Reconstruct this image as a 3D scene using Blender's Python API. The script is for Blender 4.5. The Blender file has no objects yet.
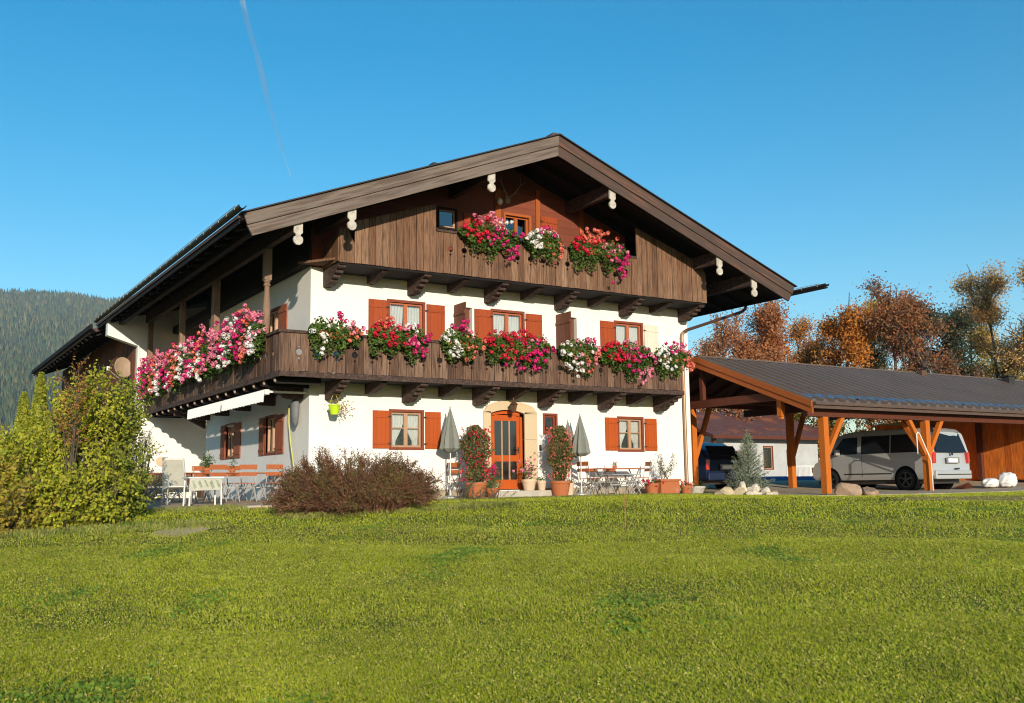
import bpy, math, random
import numpy as np
from mathutils import Vector, Matrix

# ------------------------------------------------------------------ camera, world, sun
sc = bpy.context.scene
COL = sc.collection
F_PX = 1004.3633
YAW, PITCH, ROLL = 0.5616, 0.1327, -0.0133
CAM = Vector((-8.932, -23.6384, 0.2371))
fw = Vector((math.sin(YAW) * math.cos(PITCH), math.cos(YAW) * math.cos(PITCH), math.sin(PITCH)))
r0 = Vector((math.cos(YAW), -math.sin(YAW), 0)); u0 = r0.cross(fw)
rr = r0 * math.cos(ROLL) + u0 * math.sin(ROLL)
uu = -r0 * math.sin(ROLL) + u0 * math.cos(ROLL)
cd = bpy.data.cameras.new('camera'); cam = bpy.data.objects.new('camera', cd); COL.objects.link(cam)
cam.matrix_world = Matrix(((rr.x, uu.x, -fw.x, CAM.x), (rr.y, uu.y, -fw.y, CAM.y), (rr.z, uu.z, -fw.z, CAM.z), (0, 0, 0, 1)))
cd.sensor_width = 36; cd.lens = F_PX * 36 / 1024; cd.clip_start = 0.1; cd.clip_end = 60000
sc.camera = cam
SUN_DIR = Vector((-0.33, -1.0, 0.235)).normalized()      # towards the sun
SUN_EL = math.asin(SUN_DIR.z); SUN_AZ = math.atan2(SUN_DIR.x, SUN_DIR.y)
world = bpy.data.worlds.new('World'); sc.world = world; world.use_nodes = True
wn = world.node_tree; wn.nodes.clear()
sky = wn.nodes.new('ShaderNodeTexSky'); sky.sky_type = 'NISHITA'; sky.sun_disc = False
sky.sun_elevation = SUN_EL; sky.sun_rotation = SUN_AZ
sky.altitude = 600; sky.air_density = 1.0; sky.dust_density = 0.3; sky.ozone_density = 1.6
bg = wn.nodes.new('ShaderNodeBackground'); bg.inputs['Strength'].default_value = 0.135
wo = wn.nodes.new('ShaderNodeOutputWorld')
hsv = wn.nodes.new('ShaderNodeHueSaturation'); hsv.inputs['Saturation'].default_value = 1.56; hsv.inputs['Hue'].default_value = .489
wn.links.new(sky.outputs[0], hsv.inputs['Color']); wn.links.new(hsv.outputs[0], bg.inputs[0]); wn.links.new(bg.outputs[0], wo.inputs[0])
sl = bpy.data.lights.new('sun', 'SUN'); sl.energy = 5.0; sl.angle = math.radians(0.5); sl.color = (1.0, 0.88, 0.72)
so = bpy.data.objects.new('sun', sl); COL.objects.link(so)
so.rotation_euler = SUN_DIR.to_track_quat('Z', 'Y').to_euler(); so.location = (-10, -40, 30)
sc.view_settings.view_transform = 'Standard'; sc.view_settings.look = 'None'
sc.view_settings.gamma = 1; sc.view_settings.exposure = 0.45; sc.view_settings.use_curve_mapping = False
sc.render.engine = 'CYCLES'
sc.cycles.use_denoising = True; sc.cycles.filter_width = 1.1
sc.cycles.max_bounces = 6; sc.cycles.transparent_max_bounces = 24; sc.cycles.volume_bounces = 0

# ------------------------------------------------------------------ helpers
MATS = {}
def mat(name, col, rough=0.8, spec=0.3, var=0.15, scale=6.0, stretch=(1, 1, 1), island=0.0, col2=None, bump=0.0, bscale=None,
        metal=0.0, trans=0.0, cols=None, dirt=None, coord='Object', rot=0):
    if name in MATS: return MATS[name]
    m = bpy.data.materials.new(name); MATS[name] = m; m.use_nodes = True
    nt = m.node_tree; N = nt.nodes; L = nt.links; N.clear()
    out = N.new('ShaderNodeOutputMaterial'); p = N.new('ShaderNodeBsdfPrincipled')
    p.inputs['Roughness'].default_value = rough; p.inputs['Specular IOR Level'].default_value = spec; p.inputs['Metallic'].default_value = metal
    tc = N.new('ShaderNodeTexCoord'); mp = N.new('ShaderNodeMapping'); mp.inputs['Scale'].default_value = stretch
    m0 = N.new('ShaderNodeMapping'); m0.inputs['Rotation'].default_value = (0, math.radians(rot), 0)
    L.new(tc.outputs[coord], m0.inputs[0]); L.new(m0.outputs[0], mp.inputs[0])
    nz = N.new('ShaderNodeTexNoise'); nz.inputs['Scale'].default_value = scale; nz.inputs['Detail'].default_value = 6; nz.inputs['Roughness'].default_value = .65
    L.new(mp.outputs[0], nz.inputs['Vector'])
    base = None
    if cols:
        geo = N.new('ShaderNodeNewGeometry'); cr = N.new('ShaderNodeValToRGB'); cr.color_ramp.interpolation = 'LINEAR'
        while len(cr.color_ramp.elements) < len(cols): cr.color_ramp.elements.new(0.5)
        for i, c in enumerate(cols):
            cr.color_ramp.elements[i].position = i / max(1, len(cols) - 1); cr.color_ramp.elements[i].color = (*c, 1)
        L.new(geo.outputs['Random Per Island'], cr.inputs[0]); base = cr.outputs[0]
    else:
        cr = N.new('ShaderNodeMixRGB'); cr.inputs[1].default_value = (*col, 1); cr.inputs[2].default_value = (*(col2 or col), 1)
        ss = N.new('ShaderNodeMapRange'); ss.inputs[1].default_value = .35; ss.inputs[2].default_value = .65
        L.new(nz.outputs['Fac'], ss.inputs[0]); L.new(ss.outputs[0], cr.inputs[0]); base = cr.outputs[0]
    # value variation from noise and island
    mr = N.new('ShaderNodeMapRange'); mr.inputs[1].default_value = .3; mr.inputs[2].default_value = .7
    mr.inputs[3].default_value = 1 - var; mr.inputs[4].default_value = 1 + var
    L.new(nz.outputs['Fac'], mr.inputs[0]); val = mr.outputs[0]
    if island:
        g2 = N.new('ShaderNodeNewGeometry'); m2 = N.new('ShaderNodeMapRange'); m2.inputs[3].default_value = 1 - island; m2.inputs[4].default_value = 1 + island
        wnz = N.new('ShaderNodeTexWhiteNoise'); wnz.noise_dimensions = '1D'
        L.new(g2.outputs['Random Per Island'], wnz.inputs['W']); L.new(wnz.outputs['Value'], m2.inputs[0])
        mm = N.new('ShaderNodeMath'); mm.operation = 'MULTIPLY'; L.new(val, mm.inputs[0]); L.new(m2.outputs[0], mm.inputs[1]); val = mm.outputs[0]
    mul = N.new('ShaderNodeVectorMath'); mul.operation = 'SCALE'
    L.new(base, mul.inputs[0]); L.new(val, mul.inputs['Scale']); res = mul.outputs[0]
    if dirt:
        dcol, dsc, lo, hi, amt = dirt
        n3 = N.new('ShaderNodeTexNoise'); n3.inputs['Scale'].default_value = dsc; n3.inputs['Detail'].default_value = 8
        L.new(mp.outputs[0], n3.inputs['Vector'])
        m3 = N.new('ShaderNodeMapRange'); m3.inputs[1].default_value = lo; m3.inputs[2].default_value = hi; m3.inputs[4].default_value = amt
        L.new(n3.outputs['Fac'], m3.inputs[0])
        mx = N.new('ShaderNodeMixRGB'); mx.inputs[2].default_value = (*dcol, 1); L.new(m3.outputs[0], mx.inputs[0]); L.new(res, mx.inputs[1]); res = mx.outputs[0]
    L.new(res, p.inputs['Base Color'])
    if bump:
        bn = N.new('ShaderNodeTexNoise'); bn.inputs['Scale'].default_value = bscale or scale * 4; bn.inputs['Detail'].default_value = 8
        L.new(mp.outputs[0], bn.inputs['Vector'])
        b = N.new('ShaderNodeBump'); b.inputs['Strength'].default_value = bump; b.inputs['Distance'].default_value = .02
        L.new(bn.outputs['Fac'], b.inputs['Height']); L.new(b.outputs[0], p.inputs['Normal'])
    if trans:
        t = N.new('ShaderNodeBsdfTranslucent'); L.new(res, t.inputs['Color'])
        mx = N.new('ShaderNodeMixShader'); mx.inputs[0].default_value = trans
        L.new(p.outputs[0], mx.inputs[1]); L.new(t.outputs[0], mx.inputs[2]); L.new(mx.outputs[0], out.inputs[0])
    else: L.new(p.outputs[0], out.inputs[0])
    return m

def glass_mat(name, tint, rough=0.02, amount=0.25):
    if name in MATS: return MATS[name]
    m = bpy.data.materials.new(name); MATS[name] = m; m.use_nodes = True
    nt = m.node_tree; N = nt.nodes; L = nt.links; N.clear()
    out = N.new('ShaderNodeOutputMaterial'); g = N.new('ShaderNodeBsdfGlossy'); g.inputs['Roughness'].default_value = rough
    t = N.new('ShaderNodeBsdfTransparent'); t.inputs[0].default_value = (*tint, 1)
    fr = N.new('ShaderNodeFresnel'); fr.inputs['IOR'].default_value = 1.5
    ad = N.new('ShaderNodeMath'); ad.operation = 'ADD'; ad.inputs[1].default_value = amount * .3; L.new(fr.outputs[0], ad.inputs[0])
    mx = N.new('ShaderNodeMixShader'); L.new(ad.outputs[0], mx.inputs[0]); L.new(t.outputs[0], mx.inputs[1]); L.new(g.outputs[0], mx.inputs[2])
    L.new(mx.outputs[0], out.inputs[0]); return m

class MB:
    def __init__(s): s.v = []; s.f = []
    def quad(s, a, b, c, d):
        i = len(s.v); s.v += [tuple(a), tuple(b), tuple(c), tuple(d)]; s.f.append((i, i + 1, i + 2, i + 3)); return s
    def poly(s, pts):
        i = len(s.v); s.v += [tuple(p) for p in pts]; s.f.append(tuple(range(i, i + len(pts)))); return s
    def box(s, x0, x1, y0, y1, z0, z1):
        i = len(s.v)
        s.v += [(x0, y0, z0), (x1, y0, z0), (x1, y1, z0), (x0, y1, z0), (x0, y0, z1), (x1, y0, z1), (x1, y1, z1), (x0, y1, z1)]
        s.f += [tuple(i + k for k in q) for q in ((3, 2, 1, 0), (4, 5, 6, 7), (0, 1, 5, 4), (1, 2, 6, 5), (2, 3, 7, 6), (3, 0, 4, 7))]; return s
    def beam(s, a, b, w, h=None, up=(0, 0, 1)):
        a = Vector(a); b = Vector(b); h = h or w; d = (b - a).normalized(); up = Vector(up)
        if abs(d.dot(up)) > .99: up = Vector((0, 1, 0))
        sx = d.cross(up).normalized() * w / 2; sz = sx.cross(d).normalized() * h / 2
        i = len(s.v)
        for p in (a, b):
            for q in (-sx - sz, sx - sz, sx + sz, -sx + sz): s.v.append(tuple(p + q))
        s.f += [tuple(i + k for k in q) for q in ((3, 2, 1, 0), (4, 5, 6, 7), (0, 1, 5, 4), (1, 2, 6, 5), (2, 3, 7, 6), (3, 0, 4, 7))]; return s
    def tube(s, pts, rad, n=6, cap=True):
        pts = [Vector(p) for p in pts]
        if not hasattr(rad, '__len__'): rad = [rad] * len(pts)
        i0 = len(s.v); prev = None
        for k, p in enumerate(pts):
            d = (pts[min(k + 1, len(pts) - 1)] - pts[max(k - 1, 0)]).normalized()
            ref = Vector((0, 0, 1)) if abs(d.z) < .9 else Vector((1, 0, 0))
            a = d.cross(ref).normalized() if prev is None else (prev - d * prev.dot(d)).normalized()
            prev = a; b = d.cross(a)
            for j in range(n):
                t = 2 * math.pi * j / n; s.v.append(tuple(p + (a * math.cos(t) + b * math.sin(t)) * rad[k]))
        for k in range(len(pts) - 1):
            for j in range(n):
                s.f.append((i0 + k * n + j, i0 + k * n + (j + 1) % n, i0 + (k + 1) * n + (j + 1) % n, i0 + (k + 1) * n + j))
        if cap:
            s.f.append(tuple(i0 + j for j in reversed(range(n)))); e = i0 + (len(pts) - 1) * n; s.f.append(tuple(e + j for j in range(n)))
        return s
    def lathe(s, c, prof, n=16, sx=1, sy=1, ribs=0, rot=0):
        i0 = len(s.v)
        for (r, z) in prof:
            for j in range(n):
                t = 2 * math.pi * j / n + rot; q = r * (1 + (ribs if j % 2 else -ribs)); s.v.append((c[0] + q * math.cos(t) * sx, c[1] + q * math.sin(t) * sy, c[2] + z))
        for k in range(len(prof) - 1):
            for j in range(n): s.f.append((i0 + k * n + j, i0 + k * n + (j + 1) % n, i0 + (k + 1) * n + (j + 1) % n, i0 + (k + 1) * n + j))
        s.f.append(tuple(i0 + j for j in reversed(range(n)))); e = i0 + (len(prof) - 1) * n; s.f.append(tuple(e + j for j in range(n)))
        return s
    def prism(s, pts, vec):
        vec = Vector(vec); n = len(pts); i = len(s.v)
        s.v += [tuple(p) for p in pts] + [tuple(Vector(p) + vec) for p in pts]
        s.f.append(tuple(range(i, i + n))); s.f.append(tuple(i + n + k for k in reversed(range(n))))
        for k in range(n): s.f.append((i + k, i + n + k, i + n + (k + 1) % n, i + (k + 1) % n))
        return s
    def xform(s, M, start=0):
        for k in range(start, len(s.v)): s.v[k] = tuple(M @ Vector(s.v[k]))
        return s

ORG = {}
def root_of(o):
    while o.parent: o = o.parent
    return o
def mesh_obj(name, me, m, parent=None, smooth=False):
    o = bpy.data.objects.new(name, me); COL.objects.link(o)
    if m: me.materials.append(m)
    if parent:
        o.parent = parent; g = ORG.get(root_of(parent).name, Vector((0, 0, 0)))
        if g.length > 0: me.transform(Matrix.Translation(-g))
    if smooth: me.shade_smooth()
    return o
def obj(name, mb, m, parent=None, smooth=False, bevel=0):
    me = bpy.data.meshes.new(name); me.from_pydata(mb.v, [], mb.f); me.update()
    o = mesh_obj(name, me, m, parent, smooth)
    if bevel:
        b = o.modifiers.new('bevel', 'BEVEL'); b.width = bevel; b.segments = 2; b.limit_method = 'ANGLE'
    return o
def tag(o, label=None, cat=None, group=None, kind=None):
    if label: o['label'] = label
    if cat: o['category'] = cat
    if group: o['group'] = group
    if kind: o['kind'] = kind
    return o
def empty(name, loc, label, cat, group=None):
    o = bpy.data.objects.new(name, None); COL.objects.link(o); o.location = loc; o.empty_display_size = .2
    ORG[o.name] = Vector(loc); return tag(o, label, cat, group)
def dup(root, loc, rz, label):
    def cp(o, par):
        c = o.copy(); COL.objects.link(c); c.parent = par
        for ch in [q for q in o.children]: cp(ch, c)
        return c
    r = cp(root, None); r.location = loc; r.rotation_euler = (0, 0, rz); r['label'] = label; return r

def np_mesh(name, verts, faces_n, nface, m, parent=None, smooth=False):
    """verts (N,3); consecutive polygons each with faces_n own vertices"""
    me = bpy.data.meshes.new(name); verts = np.asarray(verts, np.float32)
    if parent: verts = verts - np.array(ORG.get(root_of(parent).name, Vector((0, 0, 0))), np.float32)
    me.vertices.add(len(verts)); me.vertices.foreach_set('co', verts.ravel())
    me.loops.add(nface * faces_n); me.loops.foreach_set('vertex_index', np.arange(nface * faces_n, dtype=np.int32))
    me.polygons.add(nface); me.polygons.foreach_set('loop_start', np.arange(nface, dtype=np.int32) * faces_n)
    me.update(calc_edges=True); me.materials.append(m)
    o = bpy.data.objects.new(name, me); COL.objects.link(o)
    if parent: o.parent = parent
    return o
def leaf_verts(P, size, rng, up=0.0, aspect=0.55, face=None, facew=0.0):
    """rhombic leaves at points P with random orientation -> (N*4,3)"""
    n = len(P); size = np.broadcast_to(size, (n,))[:, None] * rng.uniform(.7, 1.3, (n, 1))
    nrm = rng.normal(size=(n, 3)); nrm /= np.linalg.norm(nrm, axis=1, keepdims=True)
    nrm[:, 2] += up
    if face is not None: nrm = nrm + np.asarray(face)[None] * facew
    nrm /= np.linalg.norm(nrm, axis=1, keepdims=True)
    t = rng.normal(size=(n, 3)); a = np.cross(nrm, t); a /= np.linalg.norm(a, axis=1, keepdims=True) + 1e-9; b = np.cross(nrm, a)
    a = a * size * .5; b = b * size * .5 * aspect
    return np.stack([P - a, P + b - a * .1, P + a, P - b - a * .1], 1).reshape(-1, 3)

# ------------------------------------------------------------------ materials
def boards(name, c1, c2, c3, s=(9, 9, .7), isl=.16, **k):
    return mat(name, c1, rough=.85, spec=.2, var=.45, scale=3.0, stretch=s, island=isl, cols=[c1, c2, c3], bump=.5, bscale=8, **k)
M_wall = mat('white_render', (.80, .78, .73), rough=.95, spec=.1, var=.03, scale=2, bump=.25, bscale=40, dirt=((.5, .46, .38), 1.3, .55, .8, .25))
M_brd = boards('weathered_boards', (.11, .060, .040), (.15, .086, .058), (.21, .13, .088), dirt=((.035, .022, .017), 3.2, .48, .66, .75))
M_brdL = boards('upper_boards', (.15, .076, .044), (.19, .102, .060), (.25, .148, .092), dirt=((.055, .032, .022), 3.2, .5, .68, .7))
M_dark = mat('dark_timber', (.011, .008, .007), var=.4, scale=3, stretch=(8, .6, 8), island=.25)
M_darkz = mat('dark_timber_post', (.04, .024, .018), var=.4, scale=3, stretch=(8, 8, .6), island=.25)
M_beam = mat('bracket_timber', (.055, .033, .026), var=.45, scale=3, stretch=(6, 2, 6), island=.2, bump=.3, col2=(.095, .058, .044))
M_barge = mat('barge_grey', (.235, .19, .158), var=.5, scale=1.3, stretch=(.5, 9, 9), rot=21, island=.12, col2=(.15, .11, .085), bump=.3, dirt=((.09, .06, .045), 2.0, .46, .6, .75))
M_bargeR = mat('barge_brown', (.12, .08, .065), var=.5, scale=1.3, stretch=(.5, 9, 9), rot=-20, island=.2, col2=(.06, .038, .03), bump=.3, dirt=((.20, .085, .05), 2.0, .52, .66, .6))
M_redwood = mat('red_gable_boards', (.22, .055, .028), var=.25, scale=3, stretch=(.8, 8, 8), island=.15, col2=(.16, .048, .027), bump=.3)
M_shut = mat('orange_shutter', (.36, .068, .014), rough=.65, var=.25, scale=3, stretch=(8, 8, 1), island=.12, col2=(.28, .05, .012), dirt=((.25, .05, .01), 9, .6, .75, .5))
M_shutG = mat('bright_orange_shutter', (.44, .085, .010), rough=.6, var=.22, scale=3, stretch=(8, 8, 1), island=.1, col2=(.35, .062, .009), dirt=((.28, .06, .01), 9, .6, .75, .5))
M_shutB = mat('brown_shutter', (.15, .055, .03), rough=.7, var=.3, scale=3, stretch=(8, 8, 1))
M_shutW = mat('bleached_shutter', (.72, .62, .50), rough=.8, var=.1, scale=3, stretch=(8, 8, 1), island=.04)
M_shutS = mat('side_shutter', (.28, .085, .04), rough=.7, var=.25, scale=3, stretch=(8, 8, 1))
M_frame = mat('redbrown_frame', (.21, .05, .024), rough=.6, var=.12, scale=8)
M_sashO = mat('orange_sash', (.42, .12, .05), rough=.5, var=.1, scale=8)
M_sash = mat('light_sash', (.42, .25, .15), rough=.5, var=.1, scale=8)
M_curt = mat('white_curtain', (.78, .78, .74), rough=.9, var=.04, scale=2, trans=.3)
M_glass = glass_mat('window_glass', (.92, .95, .95))
M_glassd = glass_mat('dark_glass', (.25, .28, .3), amount=.6)
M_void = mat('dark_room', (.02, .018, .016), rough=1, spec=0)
M_stone = mat('sandstone', (.62, .50, .33), var=.12, scale=5, col2=(.55, .42, .26), bump=.2, rough=.9)
M_door = mat('orange_door', (.46, .085, .012), rough=.45, var=.12, scale=3, stretch=(8, 8, 1))
M_metal = mat('dark_metal', (.05, .04, .035), rough=.45, metal=.3, spec=.5, var=.1)
M_copper = mat('aged_copper', (.20, .11, .07), rough=.4, metal=.6, var=.2, scale=4)
M_piped = mat('dark_copper_pipe', (.09, .05, .035), rough=.45, metal=.3, var=.12, scale=4)
M_pipe = mat('copper_pipe', (.36, .23, .14), rough=.45, metal=.35, var=.12, scale=4)
M_roof = mat('roof_tiles', (.09, .055, .045), var=.3, scale=8)
M_white = mat('white_paint', (.78, .76, .70), rough=.5, var=.05, scale=6)
M_cap = mat('white_purlin_board', (.50, .46, .39), rough=.7, var=.15, scale=8, dirt=((.2, .15, .1), 9, .5, .75, .6))
M_terra = mat('terracotta', (.46, .15, .055), rough=.85, var=.2, scale=7, col2=(.36, .11, .045), dirt=((.45, .33, .24), 5, .58, .75, .5))
M_pale = mat('pale_pot', (.60, .45, .30), rough=.85, var=.12, scale=7)
M_conc = mat('pale_concrete', (.42, .38, .31), rough=.95, var=.15, scale=3, bump=.2)
M_post = mat('post_timber', (.24, .15, .10), var=.3, scale=3, stretch=(6, 6, .8), bump=.3)
M_leg = mat('pale_grey_steel', (.40, .40, .38), rough=.5, metal=.2, var=.08)
M_gray = mat('galvanised_metal', (.42, .42, .40), rough=.45, metal=.4, var=.1)
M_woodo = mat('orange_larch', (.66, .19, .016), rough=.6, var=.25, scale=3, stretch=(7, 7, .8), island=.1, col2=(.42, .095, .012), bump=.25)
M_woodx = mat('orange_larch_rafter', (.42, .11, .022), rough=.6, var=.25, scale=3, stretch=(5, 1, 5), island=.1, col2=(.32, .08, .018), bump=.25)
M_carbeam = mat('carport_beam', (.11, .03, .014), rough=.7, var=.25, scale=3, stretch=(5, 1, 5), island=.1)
M_slat = mat('chair_slat', (.36, .10, .03), rough=.6, var=.2, scale=6, stretch=(1, 1, 6))
GREEN = [(.03, .065, .012), (.075, .14, .022), (.14, .22, .035), (.045, .095, .015)]
M_leaf = mat('geranium_leaf', GREEN[0], rough=.6, var=.4, scale=7, cols=GREEN, trans=.3)
def petal(n, cols): return mat(n, cols[0], rough=.7, spec=.2, var=.38, scale=13, cols=cols, trans=.25)
M_pet = {'red': petal('red_petals', [(.62, .012, .035), (.75, .03, .07), (.50, .01, .035)]),
         'magenta': petal('magenta_petals', [(.62, .01, .14), (.78, .04, .26), (.50, .008, .11)]),
         'pink': petal('pink_petals', [(.80, .20, .32), (.85, .38, .44), (.78, .12, .32)]),
         'white': petal('white_petals', [(.85, .84, .78), (.88, .86, .82), (.85, .78, .75)]),
         'coral': petal('coral_petals', [(.78, .16, .10), (.82, .28, .18), (.70, .10, .08)])}

# ------------------------------------------------------------------ terrain
FX, FY = math.sin(YAW), math.cos(YAW)
def depth(x, y): return (x - CAM.x) * FX + (y - CAM.y) * FY
def ground(x, y):
    x = np.asarray(x, float); y = np.asarray(y, float); D = depth(x, y)
    g = np.interp(D, [-60, -5, 0, 24, 30, 60, 6000], [-1.6, -1.55, -1.42, -.13, -.07, -.05, -.05])
    t = np.clip((x - 9.5) / 3.5, 0, 1); r = np.interp(D, [20, 26, 29, 33, 36, 39, 45, 6000], [0, -.06, -.07, -.03, .06, .24, .33, .33])
    g = g + t * r
    near = np.clip((24 - D) / 10, 0, 1)
    g = g + near * (.05 * np.sin(x * .45 + 1) * np.cos(y * .38) + .02 * np.sin(x * 1.7 + y * 1.1))
    # bank round the shrubs on the left
    g = g + .12 * np.exp(-((x + 5.6) ** 2 + (y + 3.2) ** 2) / 8)
    return g
def gz(x, y): return float(ground(x, y))
def axis_vals(lo, hi, step, far):
    far = far * .9
    a = list(np.arange(lo, hi + 1e-6, step)); s = step; v = lo
    L = []
    while v > -far: s *= 1.35; v -= s; L.append(v)
    a = L[::-1] + a; s = step; v = hi; R = []
    while v < far: s *= 1.35; v += s; R.append(v)
    return np.clip(np.array(a + R), -5200, 5200)
ax = axis_vals(-24, 60, .6, 4700); ay = axis_vals(-32, 50, .6, 4700)
X, Y = np.meshgrid(ax, ay); Z = ground(X, Y)
nx, ny = len(ax), len(ay)
gv = np.stack([X, Y, Z], -1).reshape(-1, 3)
idx = np.arange(nx * ny).reshape(ny, nx)
gf = np.stack([idx[:-1, :-1], idx[:-1, 1:], idx[1:, 1:], idx[1:, :-1]], -1).reshape(-1, 4)
me = bpy.data.meshes.new('meadow'); me.from_pydata(gv.tolist(), [], gf.tolist())
M_ground = mat('meadow_ground', (.10, .13, .022), rough=1, spec=.05, var=.25, scale=1.2, col2=(.15, .15, .035), bump=.4, bscale=30, dirt=((.16, .11, .05), .9, .56, .72, .5))
g_o = mesh_obj('meadow', me, M_ground, smooth=True); tag(g_o, kind='structure')

def sheet(name, poly, m, off, step=.5):
    xs = [p[0] for p in poly]; ys = [p[1] for p in poly]
    import bmesh
    bm = bmesh.new(); vs = [bm.verts.new((p[0], p[1], 0)) for p in poly]; bm.faces.new(vs)
    for ax_, lo, hi in ((0, min(xs), max(xs)), (1, min(ys), max(ys))):
        t = lo + step
        while t < hi:
            no = (1, 0, 0) if ax_ == 0 else (0, 1, 0); co = (t, 0, 0) if ax_ == 0 else (0, t, 0)
            bmesh.ops.bisect_plane(bm, geom=bm.verts[:] + bm.edges[:] + bm.faces[:], plane_co=co, plane_no=no); t += step
    for v in bm.verts: v.co.z = gz(v.co.x, v.co.y) + off
    # skirt
    be = [e for e in bm.edges if e.is_boundary]
    r = bmesh.ops.extrude_edge_only(bm, edges=be)
    for v in [q for q in r['geom'] if isinstance(q, bmesh.types.BMVert)]: v.co.z -= .15
    me = bpy.data.meshes.new(name); bm.to_mesh(me); bm.free()
    o = mesh_obj(name, me, m); tag(o, kind='structure'); return o
def sat(u, D):
    k = (u - 512) / F_PX; return CAM.x + D * (FX + k * FY), CAM.y + D * (FY - k * FX)
M_drive = mat('gravel_concrete', (.52, .42, .29), rough=1, spec=.1, var=.2, scale=4, bump=.5, bscale=60, dirt=((.36, .26, .15), 1.5, .5, .7, .6))
M_pave = mat('terrace_paving', (.52, .38, .25), rough=1, spec=.1, var=.2, scale=4, bump=.3, dirt=((.2, .15, .1), 2.2, .5, .7, .6))
DRIVE = [(11.9, -5.4), (16, -6.2), (24, -6.6), (46, -9), (60, 10), (60, 16), (12.6, 40), (12.6, -1.3), (12.2, -1.6)]
TERR = [(-4.4, -.6), (-1.6, -1.3), (-.3, -1.0), (-.02, -.4), (-.02, 13), (-4.4, 13)]
FRONT = [(2.6, -1.25), (12.2, -1.25), (12.5, -.02), (2.6, -.02)]
sheet('driveway', DRIVE, M_drive, .03); sheet('terrace', TERR, M_pave, .03); sheet('front_path', FRONT, M_pave, .03)
sheet('garden_path', [(-1.9, -1.25), (-.5, -1.35), (-.2, -1.0), (-1.5, -1.1)], M_conc, .05)
M_soil = mat('bare_soil', (.40, .27, .12), rough=1, spec=.05, var=.3, scale=5, col2=(.26, .22, .07), bump=.6, bscale=30)
sheet('bare_soil', [sat(885, 23.2), sat(950, 22.5), sat(1090, 22.3), sat(1090, 25.2), sat(1000, 25.4), sat(900, 24.4)], M_soil, .004, .4)
SOIL = [[sat(150, 16.3), sat(180, 16.1), sat(200, 16.9), sat(212, 17.6), sat(196, 18.3), sat(175, 17.6), sat(158, 17.1)], [sat(168, 22.3), sat(225, 22.0), sat(262, 22.4), sat(262, 23.4), sat(175, 23.8)]]
M_tan = mat('dry_soil', (.75, .56, .30), rough=1, spec=.05, var=.2, scale=5, col2=(.55, .40, .2), bump=.5, bscale=30)
sheet('bare_soil', SOIL[0], M_tan, .006, .3); sheet('bare_soil', SOIL[1], M_soil, .006, .4)

# ------------------------------------------------------------------ farmhouse
W = 12.5; WY = 9.2; ZT = 5.76
house = empty('farmhouse', (0, 0, 0), 'large white farmhouse with timber gable, wide brown roof and two wooden balconies of flowers', 'house')
RX, RZ = 6.07, 9.56; EL, ER = -2.46, 14.92; EZ = 6.25; VY = -2.25; BY = 14.75
kL = (RZ - EZ) / (RX - EL); kR = (RZ - EZ) / (ER - RX)
def roofz(x): return RZ - (kL * (RX - x) if x < RX else kR * (x - RX))

def T_front(s, d, z): return (s, -d, z)
def T_side(s, d, z): return (-d, s, z)
def T_at(x0, y0):  # wall facing -y at y0 / facing -x at x0
    return (lambda s, d, z: (s, y0 - d, z)), (lambda s, d, z: (x0 - d, s, z))

def wall_holes(mb, T, s0, s1, z0, z1, holes, depth_=.28, top=None):
    S = sorted({s0, s1} | {h[0] for h in holes} | {h[1] for h in holes}); Zs = sorted({z0, z1} | {h[2] for h in holes} | {h[3] for h in holes})
    for a, b in zip(S[:-1], S[1:]):
        for c, d in zip(Zs[:-1], Zs[1:]):
            m = ((a + b) / 2, (c + d) / 2)
            if any(h[0] < m[0] < h[1] and h[2] < m[1] < h[3] for h in holes): continue
            mb.quad(T(a, 0, c), T(b, 0, c), T(b, 0, d), T(a, 0, d))
    for h in holes:
        a, b, c, d = h
        for p, q in (((a, c), (b, c)), ((b, c), (b, d)), ((b, d), (a, d)), ((a, d), (a, c))):
            mb.quad(T(p[0], 0, p[1]), T(p[0], -depth_, p[1]), T(q[0], -depth_, q[1]), T(q[0], 0, q[1]))

GX1, GX2 = 1.698, 9.133
FXs = (1.564, 4.72, 9.04)
gf_front = [(GX1 + .50, GX1 + 1.43, 1.23, 2.20), (GX2 + .50, GX2 + 1.43, 1.23, 2.20), (6.98, 7.40, 1.70, 2.22), (5.20, 6.30, .12, 2.33)]
ff_front = [(x + .57, x + 1.61, 3.9, 5.08) for x in FXs] + [(4.14, 4.66, 3.0, 5.1), (7.5, 8.2, 3.0, 5.1)]
gf_side = [(2.45, 3.25, 1.2, 2.15), (6.15, 6.95, 1.2, 2.12)]
ff_side = [(2.35, 3.25, 3.95, 5.1)]
w = MB()
wall_holes(w, T_front, 0, W, -.5, ZT, gf_front + ff_front)
wall_holes(w, T_side, 0, WY, -.5, ZT + 1.0, gf_side + ff_side)
w.quad((W, 0, -.5), (W, 13.2, -.5), (W, 13.2, ZT), (W, 0, ZT))
w.quad((W, 0, ZT), (W, 13.2, ZT), (W, 13.2, 6.8), (W, 0, 6.8))
w.quad((0, WY, -.5), (1.08, WY, -.5), (1.08, WY, 6.9), (0, WY, 6.9))
w.quad((1.08, WY, -.5), (1.08, 13.0, -.5), (1.08, 13.0, 3.0), (1.08, WY, 3.0))
obj('wall', w, M_wall, house)
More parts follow.
